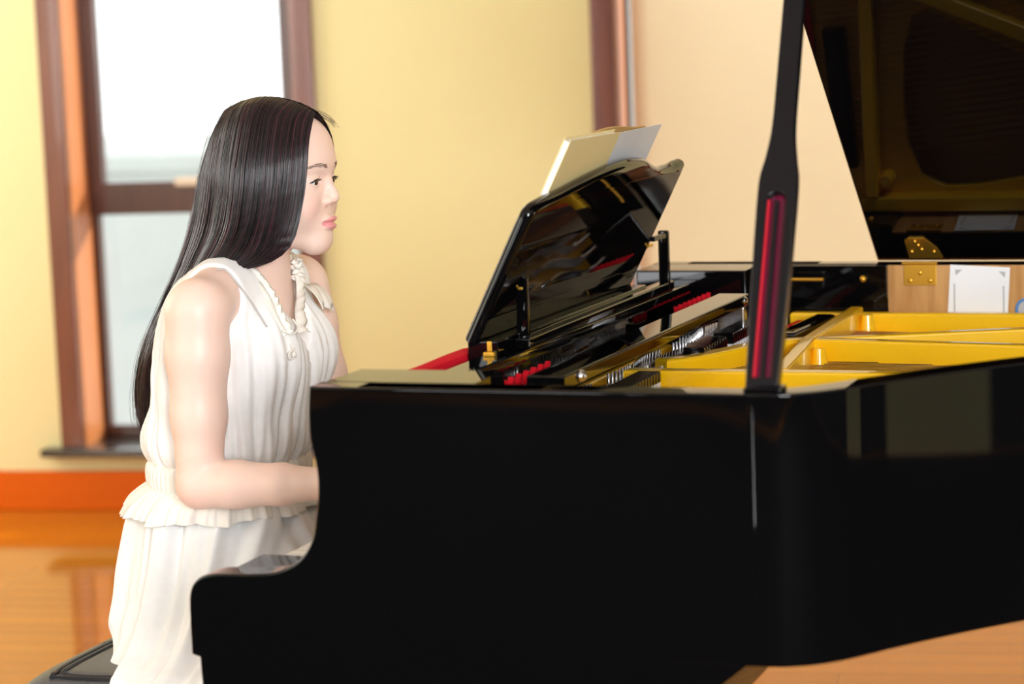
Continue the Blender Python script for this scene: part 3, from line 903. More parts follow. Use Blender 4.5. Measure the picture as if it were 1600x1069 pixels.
# ------------------------------------------------------------------ distance-field modelling on a rectilinear grid
class Field:
    def __init__(s, xs, ys, zs):
        s.ax = [np.asarray(a, np.float32) for a in (xs, ys, zs)]
        s.F = np.full([len(a) for a in s.ax], 0.05, np.float32)

    def sl(s, lo, hi, m):
        r = []
        for k in range(3):
            a = np.searchsorted(s.ax[k], lo[k] - m); b = np.searchsorted(s.ax[k], hi[k] + m)
            r.append(slice(max(a - 1, 0), b + 1))
        r = tuple(r)
        g = np.ix_(*[s.ax[k][r[k]] for k in range(3)])
        return r, g

    def mix(s, r, d, k, op):
        a = s.F[r]
        d = d.astype(np.float32)
        if op == 'u':
            if k > 0:
                h = np.maximum(k - np.abs(a - d), 0) / k
                s.F[r] = np.minimum(a, d) - h * h * k * 0.25
            else: s.F[r] = np.minimum(a, d)
        else:
            d = -d
            if k > 0:
                h = np.maximum(k - np.abs(a - d), 0) / k
                s.F[r] = np.maximum(a, d) + h * h * k * 0.25
            else: s.F[r] = np.maximum(a, d)

    def ell(s, c, rad, k=0.02, op='u', rot=None):
        c = np.array(c, float); rad = np.array(rad, float)
        M_ = max(rad) if rot is not None else None
        ext = np.array([M_] * 3) if rot is not None else rad
        r, g = s.sl(c - ext, c + ext, 0.05)
        x, y, z = g[0] - c[0], g[1] - c[1], g[2] - c[2]
        if rot is not None:
            R_ = np.array(rot.to_3x3().transposed())
            x, y, z = (R_[0, 0] * x + R_[0, 1] * y + R_[0, 2] * z, R_[1, 0] * x + R_[1, 1] * y + R_[1, 2] * z, R_[2, 0] * x + R_[2, 1] * y + R_[2, 2] * z)
        k0 = np.sqrt((x / rad[0]) ** 2 + (y / rad[1]) ** 2 + (z / rad[2]) ** 2) + 1e-9
        k1 = np.sqrt((x / rad[0] ** 2) ** 2 + (y / rad[1] ** 2) ** 2 + (z / rad[2] ** 2) ** 2) + 1e-9
        s.mix(r, np.minimum(k0 * (k0 - 1) / k1, 0.05), k, op)

    def cone(s, a, b, ra, rb, k=0.015, op='u'):
        a = np.array(a, float); b = np.array(b, float)
        m = max(ra, rb)
        r, g = s.sl(np.minimum(a, b) - m, np.maximum(a, b) + m, 0.05)
        d = b - a; L2 = d @ d
        px, py, pz = g[0] - a[0], g[1] - a[1], g[2] - a[2]
        t = np.clip((px * d[0] + py * d[1] + pz * d[2]) / L2, 0, 1)
        dist = np.sqrt((px - t * d[0]) ** 2 + (py - t * d[1]) ** 2 + (pz - t * d[2]) ** 2) - (ra + (rb - ra) * t)
        s.mix(r, np.minimum(dist, 0.05), k, op)

    def path(s, pts, rads, k=0.012):
        for i in range(len(pts) - 1): s.cone(pts[i], pts[i + 1], rads[i], rads[i + 1], k)

    def path_cut(s, pts, r):
        for i in range(len(pts) - 1): s.cone(pts[i], pts[i + 1], r, r, 0.0015, 'd')

    def mesh(s):
        F = s.F
        S = F < 0
        nx, ny, nz = F.shape
        c = [S[i:nx - 1 + i, j:ny - 1 + j, k:nz - 1 + k] for i in (0, 1) for j in (0, 1) for k in (0, 1)]
        anyv = c[0].copy(); allv = c[0].copy()
        for q in c[1:]: anyv |= q; allv &= q
        act = np.argwhere(anyv & ~allv)
        I, J, K = act.T
        val = np.zeros((len(I), 2, 2, 2), np.float32)
        for i in (0, 1):
            for j in (0, 1):
                for k in (0, 1): val[:, i, j, k] = F[I + i, J + j, K + k]
        X = [np.stack([s.ax[0][I], s.ax[0][I + 1]], 1), np.stack([s.ax[1][J], s.ax[1][J + 1]], 1), np.stack([s.ax[2][K], s.ax[2][K + 1]], 1)]
        acc = np.zeros((len(I), 3)); n = np.zeros(len(I))
        for ax_ in range(3):
            for p_ in (0, 1):
                for q in (0, 1):
                    i0 = [p_, q]; i0.insert(ax_, 0); i1 = [p_, q]; i1.insert(ax_, 1)
                    a = val[:, i0[0], i0[1], i0[2]]; b = val[:, i1[0], i1[1], i1[2]]
                    cr = (a < 0) != (b < 0)
                    t = np.where(cr, a / np.where(cr, a - b, 1), 0)
                    P = np.zeros((len(I), 3))
                    for m_ in range(3):
                        if m_ == ax_: P[:, m_] = X[m_][:, 0] + t * (X[m_][:, 1] - X[m_][:, 0])
                        else: P[:, m_] = X[m_][:, i0[m_]]
                    acc += P * cr[:, None]; n += cr
        V = acc / n[:, None]
        idx = np.full((nx - 1, ny - 1, nz - 1), -1, np.int32)
        idx[I, J, K] = np.arange(len(I))
        Q = []
        for ax_ in range(3):
            sl0 = [slice(1, -1)] * 3; sl1 = [slice(1, -1)] * 3
            sl0[ax_] = slice(0, -1); sl1[ax_] = slice(1, None)
            a, b = S[tuple(sl0)], S[tuple(sl1)]
            e = np.argwhere(a != b)
            offs = np.ones(3, int); offs[ax_] = 0
            e = e + offs
            inside_first = S[e[:, 0], e[:, 1], e[:, 2]]
            u_, v_ = [(1, 2), (2, 0), (0, 1)][ax_]
            def cell(du, dv):
                q = e.copy(); q[:, u_] += du; q[:, v_] += dv
                return idx[q[:, 0], q[:, 1], q[:, 2]]
            quad = np.stack([cell(-1, -1), cell(0, -1), cell(0, 0), cell(-1, 0)], 1)
            quad[~inside_first] = quad[~inside_first][:, ::-1]
            Q.append(quad)
        return V, np.concatenate(Q)


def field_obj(name, V, Q, m, parent=None, tint=None, smooth_iter=2, fac=0.5):
    # light Laplacian smoothing
    V = V.copy()
    for it in range(smooth_iter):
        acc = np.zeros_like(V); cn = np.zeros(len(V))
        for a, b in ((0, 1), (1, 2), (2, 3), (3, 0)):
            np.add.at(acc, Q[:, a], V[Q[:, b]]); np.add.at(cn, Q[:, a], 1)
            np.add.at(acc, Q[:, b], V[Q[:, a]]); np.add.at(cn, Q[:, b], 1)
        V = V + fac * (acc / np.maximum(cn, 1)[:, None] - V)
    me = bpy.data.meshes.new(name)
    me.vertices.add(len(V)); me.vertices.foreach_set('co', V.astype(np.float32).ravel())
    me.loops.add(Q.size); me.loops.foreach_set('vertex_index', Q.astype(np.int32).ravel())
    me.polygons.add(len(Q))
    me.polygons.foreach_set('loop_start', np.arange(0, Q.size, 4, dtype=np.int32))
    me.polygons.foreach_set('loop_total', np.full(len(Q), 4, np.int32))
    me.update(calc_edges=True)
    me.validate()
    me.polygons.foreach_set('use_smooth', np.ones(len(me.polygons), bool))
    me.materials.append(m)
    if tint is not None:
        at_ = me.color_attributes.new('tint', 'FLOAT_COLOR', 'POINT')
        at_.data.foreach_set('color', tint(V).astype(np.float32).ravel())
    return link(name, me, parent)


def axis(*segs):
    out = []
    for a, b, st in segs:
        n = max(1, int(round((b - a) / st)))
        out += list(a + (b - a) * np.arange(n) / n)
    out.append(segs[-1][1])
    return np.array(out)


# ------------------------------------------------------------------ the woman
MY = 0.68                      # her mid plane
xs = axis((-0.72, -0.50, 0.007), (-0.50, -0.31, 0.004), (-0.31, -0.245, 0.0011), (-0.245, -0.05, 0.0026), (-0.05, 0.10, 0.007))
ys = axis((0.40, 0.455, 0.004), (0.455, 0.56, 0.0026), (0.56, 0.625, 0.004), (0.625, 0.735, 0.0013), (0.735, 0.79, 0.004), (0.79, 0.90, 0.0026), (0.90, 0.96, 0.004))
zs = axis((-0.01, 0.66, 0.010), (0.66, 0.725, 0.005), (0.725, 0.81, 0.0026), (0.81, 1.095, 0.005), (1.095, 1.245, 0.0011), (1.245, 1.34, 0.004))
B = Field(xs, ys, zs)
# torso
B.ell((-0.435, MY, 0.975), (0.085, 0.135, 0.125), 0.03)
B.ell((-0.455, MY, 0.83), (0.082, 0.115, 0.12), 0.04)
B.ell((-0.49, MY, 0.63), (0.115, 0.16, 0.12), 0.05)
for s_ in (-1, 1):
    B.ell((-0.365, MY + s_ * 0.065, 0.945), (0.05, 0.052, 0.052), 0.03)
    # trapezius / shoulder girdle
    B.cone((-0.415, MY + s_ * 0.03, 1.068), (-0.412, MY + s_ * 0.165, 1.034), 0.042, 0.043, 0.035)
B.cone((-0.412, MY, 1.02), (-0.388, MY, 1.15), 0.055, 0.046, 0.03)
# arms
for s_, sh, el, wr in ((-1, (-0.414, 0.505, 1.028), (-0.421, 0.498, 0.770), (-0.215, 0.50, 0.777)), (1, (-0.412, 0.855, 1.028), (-0.365, 0.868, 0.785), (-0.195, 0.85, 0.785))):
    sh, el, wr = map(np.array, (sh, el, wr))
    up_ = lambda t: sh + (el - sh) * t
    B.path([up_(0), up_(.25), up_(.6), up_(1)], [0.048, 0.0455, 0.0405, 0.0335], 0.014)
    fo = lambda t: el + (wr - el) * t
    B.path([fo(0), fo(.3), fo(.65), fo(1)], [0.0350, 0.0350, 0.0300, 0.0225], 0.010)
    # hand: palm + fingers curved onto the keys
    ft = wr - np.array([-0.240, 0.50, 0.777])
    H_ = lambda x, y, z: np.array((x, (0.50 - y * s_), z)) + ft
    B.ell(H_(-0.195, 0.0, 0.781), (0.042, 0.033, 0.0150), 0.012)
    B.cone(H_(-0.235, 0, 0.779), H_(-0.20, 0, 0.781), 0.0215, 0.018, 0.012)
    zt = 0.751 - ft[2]
    for y_, ln in ((0.030, 0.064), (0.010, 0.072), (-0.010, 0.067), (-0.029, 0.052)):
        base = H_(-0.163, y_ * 0.9, 0.784); mid = H_(-0.163 + ln * 0.48, y_ * 1.1, 0.788); m2 = H_(-0.163 + ln * 0.82, y_ * 1.18, 0.774); tip = H_(-0.163 + ln * 0.98, y_ * 1.2, zt)
        B.path([base, mid, m2, tip], [0.0092, 0.0086, 0.0078, 0.0068], 0.004)
    B.path([H_(-0.215, 0.026, 0.776), H_(-0.18, 0.050, 0.768), H_(-0.152, 0.055, 0.760), H_(-0.135, 0.053, zt + 0.001)], [0.013, 0.0105, 0.009, 0.0075], 0.006)
# legs
for s_ in (-1, 1):
    B.path([(-0.48, MY + s_ * 0.085, 0.575), (-0.28, MY + s_ * 0.085, 0.552), (-0.08, MY + s_ * 0.08, 0.535)], [0.072, 0.060, 0.050], 0.03)
    B.path([(-0.08, MY + s_ * 0.08, 0.53), (-0.06, MY + s_ * 0.08, 0.32), (-0.04, MY + s_ * 0.08, 0.08)], [0.048, 0.045, 0.030], 0.02)
    B.cone((-0.045, MY + s_ * 0.08, 0.045), (0.075, MY + s_ * 0.085, 0.022), 0.032, 0.022, 0.02)
# head
B.ell((-0.362, MY, 1.244), (0.082, 0.069, 0.078), 0.02)
B.ell((-0.338, MY, 1.195), (0.064, 0.058, 0.082), 0.03)
B.ell((-0.318, MY, 1.255), (0.046, 0.060, 0.050), 0.03)               # forehead
for s_ in (-1, 1):
    B.cone((-0.352, MY + s_ * 0.046, 1.142), (-0.297, MY + s_ * 0.009, 1.1200), 0.015, 0.0175, 0.028)
    B.ell((-0.306, MY + s_ * 0.036, 1.172), (0.028, 0.024, 0.030), 0.025)   # cheeks
B.ell((-0.2955, MY, 1.1200), (0.019, 0.019, 0.0185), 0.015)            # chin
B.ell((-0.2925, MY, 1.150), (0.0205, 0.030, 0.024), 0.015)              # muzzle
B.ell((-0.293, MY, 1.234), (0.020, 0.044, 0.014), 0.02)                # brow ridge
for s_ in (-1, 1):
    B.ell((-0.262, MY + s_ * 0.032, 1.2085), (0.012, 0.016, 0.010), 0.014, 'd')
    B.ell((-0.2875, MY + s_ * 0.0305, 1.2095), (0.0130, 0.0140, 0.0118), 0.006)       # closed lid ball
# nose
B.path([(-0.2775, MY, 1.222), (-0.2735, MY, 1.207), (-0.2665, MY, 1.191), (-0.2635, MY, 1.1835)], [0.0062, 0.0064, 0.0074, 0.0090], 0.008)
for s_ in (-1, 1):
    B.ell((-0.2715, MY + s_ * 0.0105, 1.1785), (0.0095, 0.0062, 0.0068), 0.007)
    B.ell((-0.2655, MY + s_ * 0.0055, 1.1725), (0.004, 0.0022, 0.0026), 0.002, 'd')
# lips
B.ell((-0.2733, MY, 1.1505), (0.0098, 0.0195, 0.0052), 0.004)
B.ell((-0.2753, MY - 0.006, 1.1518), (0.0115, 0.0085, 0.0046), 0.003)
B.ell((-0.2753, MY + 0.006, 1.1518), (0.0115, 0.0085, 0.0046), 0.003)
B.ell((-0.2743, MY, 1.1395), (0.0108, 0.0175, 0.0060), 0.004)
for s_ in (-1, 1):
    B.cone((-0.2623, MY, 1.1450), (-0.2735, MY + s_ * 0.0215, 1.1447), 0.0013, 0.0012, 0.002, 'd')
    # eye apertures
    B.ell((-0.275, MY + s_ * 0.0305, 1.2080), (0.0100, 0.0122, 0.0034), 0.0012, 'd')
    # lid crease
    B.path_cut([(-0.2765, MY + s_ * 0.019, 1.2130), (-0.2735, MY + s_ * 0.0305, 1.2168), (-0.279, MY + s_ * 0.043, 1.2140)], 0.0010)
V, Q = B.mesh()
del B


def skin_tint(V):
    c = np.tile(np.array([0.85, 0.615, 0.52, 1.0]), (len(V), 1))
    x, y, z = V[:, 0], np.abs(V[:, 1] - MY), V[:, 2]

    def blend(w, col):
        w = np.clip(w, 0, 1)[:, None]
        c[:, :3] = c[:, :3] * (1 - w) + np.array(col) * w
    # cheek flush, elbow and knuckle flush
    blend(0.35 * np.exp(-(((x + 0.285) / 0.02) ** 2 + ((y - 0.042) / 0.02) ** 2 + ((z - 1.17) / 0.018) ** 2)), (0.80, 0.40, 0.34))
    blend(0.35 * np.exp(-(((x + 0.43) / 0.035) ** 2 + ((z - 0.745) / 0.03) ** 2)), (0.78, 0.42, 0.34))
    bc = 1.2305 + 0.0035 * np.exp(-((y - 0.031) / 0.012) ** 2)
    blend(0.28 * np.clip(1 - np.abs(z - bc) / 0.0045, 0, 1) * np.clip((y - 0.010) / 0.006, 0, 1) * np.clip((0.052 - y) / 0.014, 0, 1) * (x > -0.32), (0.36, 0.22, 0.17))
    lipw = 1 - np.abs(z - 1.1452 - 0.0) / 0.0112
    half = 0.0215
    inside = (x > -0.281) & (y < half) & (z > 1.1335) & (z < 1.1562 - 0.05 * y ** 1)
    hh = np.where(z > 1.145, 0.0108, 0.0112) * np.sqrt(np.clip(1 - (y / half) ** 2, 0, 1))
    w = np.clip((hh - np.abs(z - 1.145)) / 0.002, 0, 1) * inside
    blend(w * 0.75, (0.74, 0.22, 0.27))
    return c


person = field_obj('person', V, Q, SKIN, None, skin_tint, 2, 0.5)
tag(person, 'young woman with long dark hair in white sleeveless dress, seated playing the piano', 'person')
from mathutils.bvhtree import BVHTree
FACE = BVHTree.FromPolygons([v.co.copy() for v in person.data.vertices], [tuple(p_.vertices) for p_ in person.data.polygons])
# eyes
for s_ in (-1, 1):
    yc = MY + s_ * 0.0305
    e = MB().sphere((-0.2872, yc, 1.2090), 0.0118, 20, 14).obj('eyeball', EYEW, person)
    gaze = Vector((0.95, -0.0 * s_, -0.22)).normalized()
    c0 = Vector((-0.2872, yc, 1.2090))
    t1 = gaze.orthogonal().normalized(); t2 = gaze.cross(t1)
    vs = [c0 + gaze * 0.0122]; fs = []
    for j in range(1, 7):
        th = R(30) * j / 6
        for i in range(20):
            a = 2 * math.pi * i / 20
            vs.append(c0 + (gaze * math.cos(th) + (t1 * math.cos(a) + t2 * math.sin(a)) * math.sin(th)) * 0.01215)
    for i in range(20): fs.append((0, 1 + i, 1 + (i + 1) % 20))
    for j in range(5):
        for i in range(20):
            a = 1 + j * 20
            fs.append((a + i, a + 20 + i, a + 20 + (i + 1) % 20, a + (i + 1) % 20))
    obj('iris', vs, fs, IRIS, e)
    # upper lash line with short lashes
    lash = MB()
    pts = []
    for t in np.linspace(-1, 1, 15):
        y = 0.0135 * t
        z = 1.2086 + 0.0040 * (1 - t * t) - (0.0012 if t * s_ > 0.6 else 0)
        rr = 0.0139
        x = -0.2872 + math.sqrt(max(rr ** 2 - y ** 2 * 0.9 - (z - 1.209) ** 2, 1e-6))
        pts.append(Vector((x, yc + y, z)))
    lash.tube(pts, [0.0005] + [0.0012] * 13 + [0.0006], 6)
    for i in range(1, 14):
        b = pts[i]
        d = Vector((0.0040, (i - 7) / 7 * 0.0026, 0.0006))
        lash.tube([b, b + d * 0.55 + Vector((0, 0, -0.0004)), b + d], [0.00045, 0.0003, 0.00012], 4)
    lash.obj('eyelashes', LASH, person)
    # eyebrow: short hairs set on the brow ridge
    ebm = MB()
    for n_ in range(80):
        t = rng.rand()
        y = 0.013 + 0.036 * t
        wd = 0.0042 * (1 - t) ** 0.5 + 0.0006
        z = 1.2300 + 0.0040 * math.exp(-((y - 0.032) / 0.012) ** 2) + (rng.rand() - 0.5) * wd * 1.6
        pts = []
        dy, dz = 0.0055, 0.0022 * (1 - t * 1.6)
        for q in (0, 0.5, 1):
            h = FACE.ray_cast(Vector((-0.20, MY + s_ * (y + dy * q), z + dz * q)), Vector((-1, 0, 0)))
            if h[0] is None: break
            pts.append(h[0] + h[1] * (0.0004 + 0.0003 * q))
        if len(pts) == 3: ebm.tube(pts, [0.00028, 0.00025, 0.0001], 3)
    ebm.obj('eyebrow', BROWM, person)

# ------------------------------------------------------------------ hair
# guide curves on her right side: u = 0 at the forehead edge, u = 1 at the back of the crown
G = [
    [(-0.285, 0.674, 1.312), (-0.282, 0.655, 1.297), (-0.280, 0.634, 1.267), (-0.282, 0.626, 1.224), (-0.290, 0.620, 1.172), (-0.304, 0.608, 1.120), (-0.344, 0.598, 1.092), (-0.418, 0.597, 1.078), (-0.481, 0.600, 1.049), (-0.524, 0.610, 1.003), (-0.551, 0.625, 0.941), (-0.564, 0.635, 0.879), (-0.569, 0.635, 0.838)],
    [(-0.318, 0.674, 1.328), (-0.322, 0.634, 1.311), (-0.319, 0.602, 1.260), (-0.321, 0.594, 1.213), (-0.331, 0.592, 1.160), (-0.350, 0.594, 1.114), (-0.387, 0.594, 1.088), (-0.452, 0.600, 1.065), (-0.508, 0.610, 1.021), (-0.543, 0.622, 0.966), (-0.566, 0.632, 0.910), (-0.574, 0.637, 0.861), (-0.574, 0.637, 0.830)],
    [(-0.366, 0.674, 1.338), (-0.365, 0.628, 1.320), (-0.368, 0.594, 1.249), (-0.373, 0.586, 1.192), (-0.385, 0.586, 1.142), (-0.413, 0.590, 1.101), (-0.450, 0.596, 1.076), (-0.493, 0.606, 1.039), (-0.534, 0.618, 0.992), (-0.562, 0.628, 0.940), (-0.580, 0.636, 0.889), (-0.584, 0.640, 0.847), (-0.580, 0.640, 0.825)],
    [(-0.407, 0.674, 1.332), (-0.410, 0.634, 1.309), (-0.417, 0.606, 1.239), (-0.424, 0.602, 1.185), (-0.439, 0.604, 1.135), (-0.467, 0.608, 1.090), (-0.495, 0.614, 1.057), (-0.529, 0.622, 1.017), (-0.563, 0.632, 0.970), (-0.588, 0.640, 0.918), (-0.595, 0.644, 0.867), (-0.594, 0.644, 0.839), (-0.586, 0.642, 0.822)],
    [(-0.438, 0.676, 1.319), (-0.449, 0.647, 1.281), (-0.463, 0.632, 1.227), (-0.475, 0.630, 1.178), (-0.491, 0.632, 1.129), (-0.515, 0.636, 1.079), (-0.538, 0.640, 1.039), (-0.566, 0.645, 0.993), (-0.591, 0.650, 0.947), (-0.604, 0.652, 0.896), (-0.606, 0.650, 0.866), (-0.601, 0.647, 0.841), (-0.591, 0.644, 0.821)],
]
G = np.array(G)


def cat1(P, t):
    """Catmull-Rom along the first axis of P at parameter t in [0,1] (array ok)."""
    n = len(P) - 1
    f_ = np.clip(t, 0, 1) * n
    i = np.minimum(f_.astype(int), n - 1)
    w = (f_ - i)
    sh_ = (len(w),) + (1,) * (P.ndim - 1)
    w = w.reshape(sh_)
    a, b, c, d = P[np.maximum(i - 1, 0)], P[i], P[i + 1], P[np.minimum(i + 2, n)]
    return 0.5 * (2 * b + (c - a) * w + (2 * a - 5 * b + 4 * c - d) * w ** 2 + (3 * b - a - 3 * c + d) * w ** 3)


NT = 34
TT = np.linspace(0, 1, NT)


def strand(u, depth, jit, side):
    P = cat1(G, np.array([u]))[0]
    c = cat1(P, TT)
    # depth moves the strand inwards towards the head / tail centre
    cen = np.stack([np.interp(TT, [0, .25, .5, .75, 1], [-0.375, -0.385, -0.43, -0.535, -0.562]),
                    np.interp(TT, [0, .5, .75, 1], [MY, MY - 0.03, 0.632, 0.640]),
                    np.interp(TT, [0, .12, .3, .5, .75, 1], [1.26, 1.25, 1.19, 1.10, 0.975, 0.83])], 1)
    d = cen - c
    L = np.linalg.norm(d, axis=1, keepdims=True) + 1e-6
    c = c + d / L * np.minimum(depth, L * 0.8) + jit
    if side > 0:
        c[:, 1] = 2 * MY - c[:, 1]
        c[:, 0] -= 0.045 * np.clip((TT - 0.22) * 5, 0, 1) * np.clip((1 - TT) * 3, 0, 1) * (1 - u)
    return c


HV, HF, HC = [], [], []
base = 0


def add_tube3(c, rad, col):
    global base
    t = np.gradient(c, axis=0)
    t /= np.linalg.norm(t, axis=1, keepdims=True) + 1e-9
    ref = np.array([0.3, -0.9, 0.2])
    n1 = np.cross(t, ref); n1 /= np.linalg.norm(n1, axis=1, keepdims=True) + 1e-9
    n2 = np.cross(t, n1)
    ring = []
    for k_ in range(3):
        a = 2 * math.pi * k_ / 3
        ring.append(c + (n1 * math.cos(a) + n2 * math.sin(a)) * rad[:, None])
    v = np.stack(ring, 1).reshape(-1, 3)
    N = len(c)
    i = np.arange(N - 1)[:, None]; k_ = np.arange(3)[None]
    k2 = (k_ + 1) % 3
    f_ = np.stack([i * 3 + k_, i * 3 + k2, (i + 1) * 3 + k2, (i + 1) * 3 + k_], -1).reshape(-1, 4) + base
    HV.append(v); HF.append(f_); HC.append(np.tile(np.array([*col, 1.0]), (len(v), 1)))
    base += len(v)


def hair_col():
    q = rng.rand()
    if q < 0.10: return (0.075, 0.020, 0.026)
    if q < 0.30: return (0.034, 0.012, 0.018)
    k_ = 0.6 + 0.8 * rng.rand()
    return (0.011 * k_, 0.0075 * k_, 0.0095 * k_)


for side, cnt_ in ((-1, 2600), (1, 900)):
    for n_ in range(cnt_):
        u = rng.rand()
        if rng.rand() < 0.12: u *= 0.25
        dep = 0.007 * rng.rand() ** 1.5
        a1, a2, a3 = rng.randn(3) * 0.0016
        ph = rng.rand() * 6.28
        grow = 0.15 + TT
        jit = np.stack([a1 * grow * np.sin(TT * 5 + ph), a2 * grow * np.cos(TT * 4 + ph) * 0.7, a3 * grow * np.sin(TT * 6 + ph * 2)], 1)
        # loose lock clumping
        cl = math.sin(u * 43) * 0.0035 + math.sin(u * 17 + 1) * 0.004
        jit[:, 1] += np.clip(TT - 0.12, 0, 1) * (1 - TT) * 2.2 * cl * (1 if side < 0 else 1)
        c = strand(u, dep, jit, side)
        cut = int(NT * (1 - 0.10 * rng.rand() ** 2)) if rng.rand() < 0.6 else NT
        if side > 0: cut = min(cut, int(NT * 0.9))
        rad = np.full(NT, 0.00075) * np.clip((1 - TT) * 8, 0.25, 1)
        add_tube3(c[:cut], rad[:cut], hair_col())
# fly-away hairs
for n_ in range(60):
    u = rng.rand()
    ph = rng.rand() * 6
    g = TT ** 1.2
    jit = np.stack([-0.010 * g * rng.rand() + 0.003 * np.sin(TT * 6 + ph), -0.006 * rng.rand() * g, 0.004 * np.sin(TT * 5 + ph) * g], 1)
    c = strand(u, -0.0015 - 0.004 * rng.rand(), jit, -1)
    s0_, s1_ = (0, NT) if rng.rand() < 0.6 else (0, NT // 3)
    add_tube3(c[s0_:s1_], np.full(s1_ - s0_, 0.00022), (0.03, 0.015, 0.015))
# wispy baby hairs at the forehead parting
for n_ in range(12):
    t = np.linspace(0, 1, NT)[:, None]
    a = np.array([-0.300 - 0.02 * rng.rand(), MY + 0.03 * rng.rand(), 1.312 + 0.006 * rng.rand()])
    b = np.array([-0.272 + 0.003 * rng.randn(), MY + 0.03 + 0.008 * rng.randn(), 1.285 + 0.012 * rng.rand()])
    mid = (a + b) / 2 + np.array([0.006, 0.004, 0.005])
    c = (1 - t) ** 2 * a + 2 * t * (1 - t) * mid + t * t * b
    add_tube3(c, np.full(NT, 0.0003), (0.05, 0.028, 0.018))
# under layer: closed shells so that no scalp or light shows through
for side in (-1, 1):
    rows = []
    for u in np.linspace(0, 1, 33):
        rows.append(strand(u, 0.0085, np.zeros((NT, 3)), side))
    grid = np.array(rows)
    inner = np.array([strand(u, 0.020, np.zeros((NT, 3)), side) for u in np.linspace(0, 1, 33)])
    v = np.concatenate([grid.reshape(-1, 3), inner.reshape(-1, 3)])
    K = 33 * NT
    f_ = []
    for i in range(32):
        for j in range(NT - 1):
            a = i * NT + j
            q = (a, a + NT, a + NT + 1, a + 1)
            f_.append(q); f_.append(tuple(K + w for w in q[::-1]))
    for j in range(NT - 1):
        f_.append((j, j + 1, K + j + 1, K + j))
        a = 32 * NT + j
        f_.append((a + 1, a, K + a, K + a + 1))
    for i in range(32):
        a = i * NT + NT - 1; b = a + NT
        f_.append((a, b, K + b, K + a))
    HV.append(v); HF.append(np.array(f_) + base); HC.append(np.tile(np.array([0.009, 0.006, 0.008, 1]), (len(v), 1)))
    base += len(v)
# back of the head and nape: sheet across both sides
ubk = strand(1.0, 0.002, np.zeros((NT, 3)), -1)
ubk2 = strand(1.0, 0.002, np.zeros((NT, 3)), 1)
rows = []
for w in np.linspace(0, 1, 9):
    r_ = ubk * (1 - w) + ubk2 * w
    r_[:, 0] -= 0.016 * 4 * w * (1 - w) * np.clip(TT * 8, 0, 1) * np.clip((1.0 - TT) * 3, 0, 1)
    rows.append(r_)
v = np.array(rows)[:, :NT - 2].reshape(-1, 3)
NN = NT - 2
f_ = [(i * NN + j, i * NN + j + 1, (i + 1) * NN + j + 1, (i + 1) * NN + j) for i in range(8) for j in range(NN - 1)]
HV.append(v); HF.append(np.array(f_) + base); HC.append(np.tile(np.array([0.010, 0.007, 0.009, 1]), (len(v), 1)))
base += len(v)
HV = np.concatenate(HV); HF = np.concatenate(HF); HC = np.concatenate(HC)
hair = field_obj('hair', HV, HF, HAIR, person, None, 0)
at_ = hair.data.color_attributes.new('tint', 'FLOAT_COLOR', 'POINT')
at_.data.foreach_set('color', HC.astype(np.float32).ravel())

# ------------------------------------------------------------------ the dress
dress = empty('dress', (-0.46, MY, 0.75), person)
# bodice as a distance field, folded afterwards
D = Field(axis((-0.66, -0.24, 0.0030)), axis((0.48, 0.88, 0.0030)), axis((0.735, 1.105, 0.0032)))
D.ell((-0.440, MY, 0.985), (0.108, 0.148, 0.112), 0.02)
D.ell((-0.440, MY, 0.895), (0.122, 0.162, 0.115), 0.05)
D.ell((-0.462, MY, 0.815), (0.128, 0.150, 0.075), 0.04)
for s_ in (-1, 1):
    D.ell((-0.367, MY + s_ * 0.065, 0.945), (0.058, 0.062, 0.064), 0.04)
    D.cone((-0.417, MY + s_ * 0.055, 1.058), (-0.414, MY + s_ * 0.118, 1.043), 0.050, 0.050, 0.03)
X, Y, Z = np.meshgrid(*D.ax, indexing='ij', sparse=True)
# vertical gathers from yoke to waist
ang = np.arctan2(Y - MY, X + 0.45)
fold = (np.sin(ang * 21 + 1.5 * np.sin(Z * 16)) * 0.6 + np.sin(ang * 34 + 2 + 2.0 * np.sin(Z * 11 + 1)) * 0.4 + 0.35 * np.sin(ang * 55 + 7 * Z))
amp = 0.0052 * np.clip((1.05 - Z) / 0.12, 0, 1) * np.clip((Z - 0.735) / 0.02, 0.6, 1)
D.F += (fold * amp).astype(np.float32)
# armholes
for s_ in (-1, 1):
    ah = MY + s_ * (0.118 + 0.045 * np.clip((1.02 - Z) / 0.09, 0, 1) ** 0.8 + 0.08 * np.clip((0.95 - Z) / 0.06, 0, 1))
    D.F = np.maximum(D.F, (s_ * (Y - ah)).astype(np.float32) * 0.9 + 0 * D.F)
# V neck opening at the front and round neck behind
halfw = 0.004 + 0.062 * np.clip((Z - 0.945) / 0.135, 0, 1) ** 0.9
vn = np.maximum(np.abs(Y - (MY - 0.004)) - halfw, np.maximum(0.93 - Z, -(X + 0.405)))
D.F = np.maximum(D.F, -vn.astype(np.float32))
nk = np.sqrt((X + 0.402) ** 2 + (Y - MY) ** 2) - 0.062
nk = np.maximum(nk, 1.035 - Z)
D.F = np.maximum(D.F, -nk.astype(np.float32))
D.F = np.maximum(D.F, (0.757 - Z).astype(np.float32) + 0 * D.F)
D.F[0] = D.F[-1] = 0.01; D.F[:, 0] = D.F[:, -1] = 0.01; D.F[:, :, 0] = D.F[:, :, -1] = 0.01
V, Q = D.mesh()
del D
field_obj('bodice', V, Q, DRESS, dress, None, 3, 0.5)


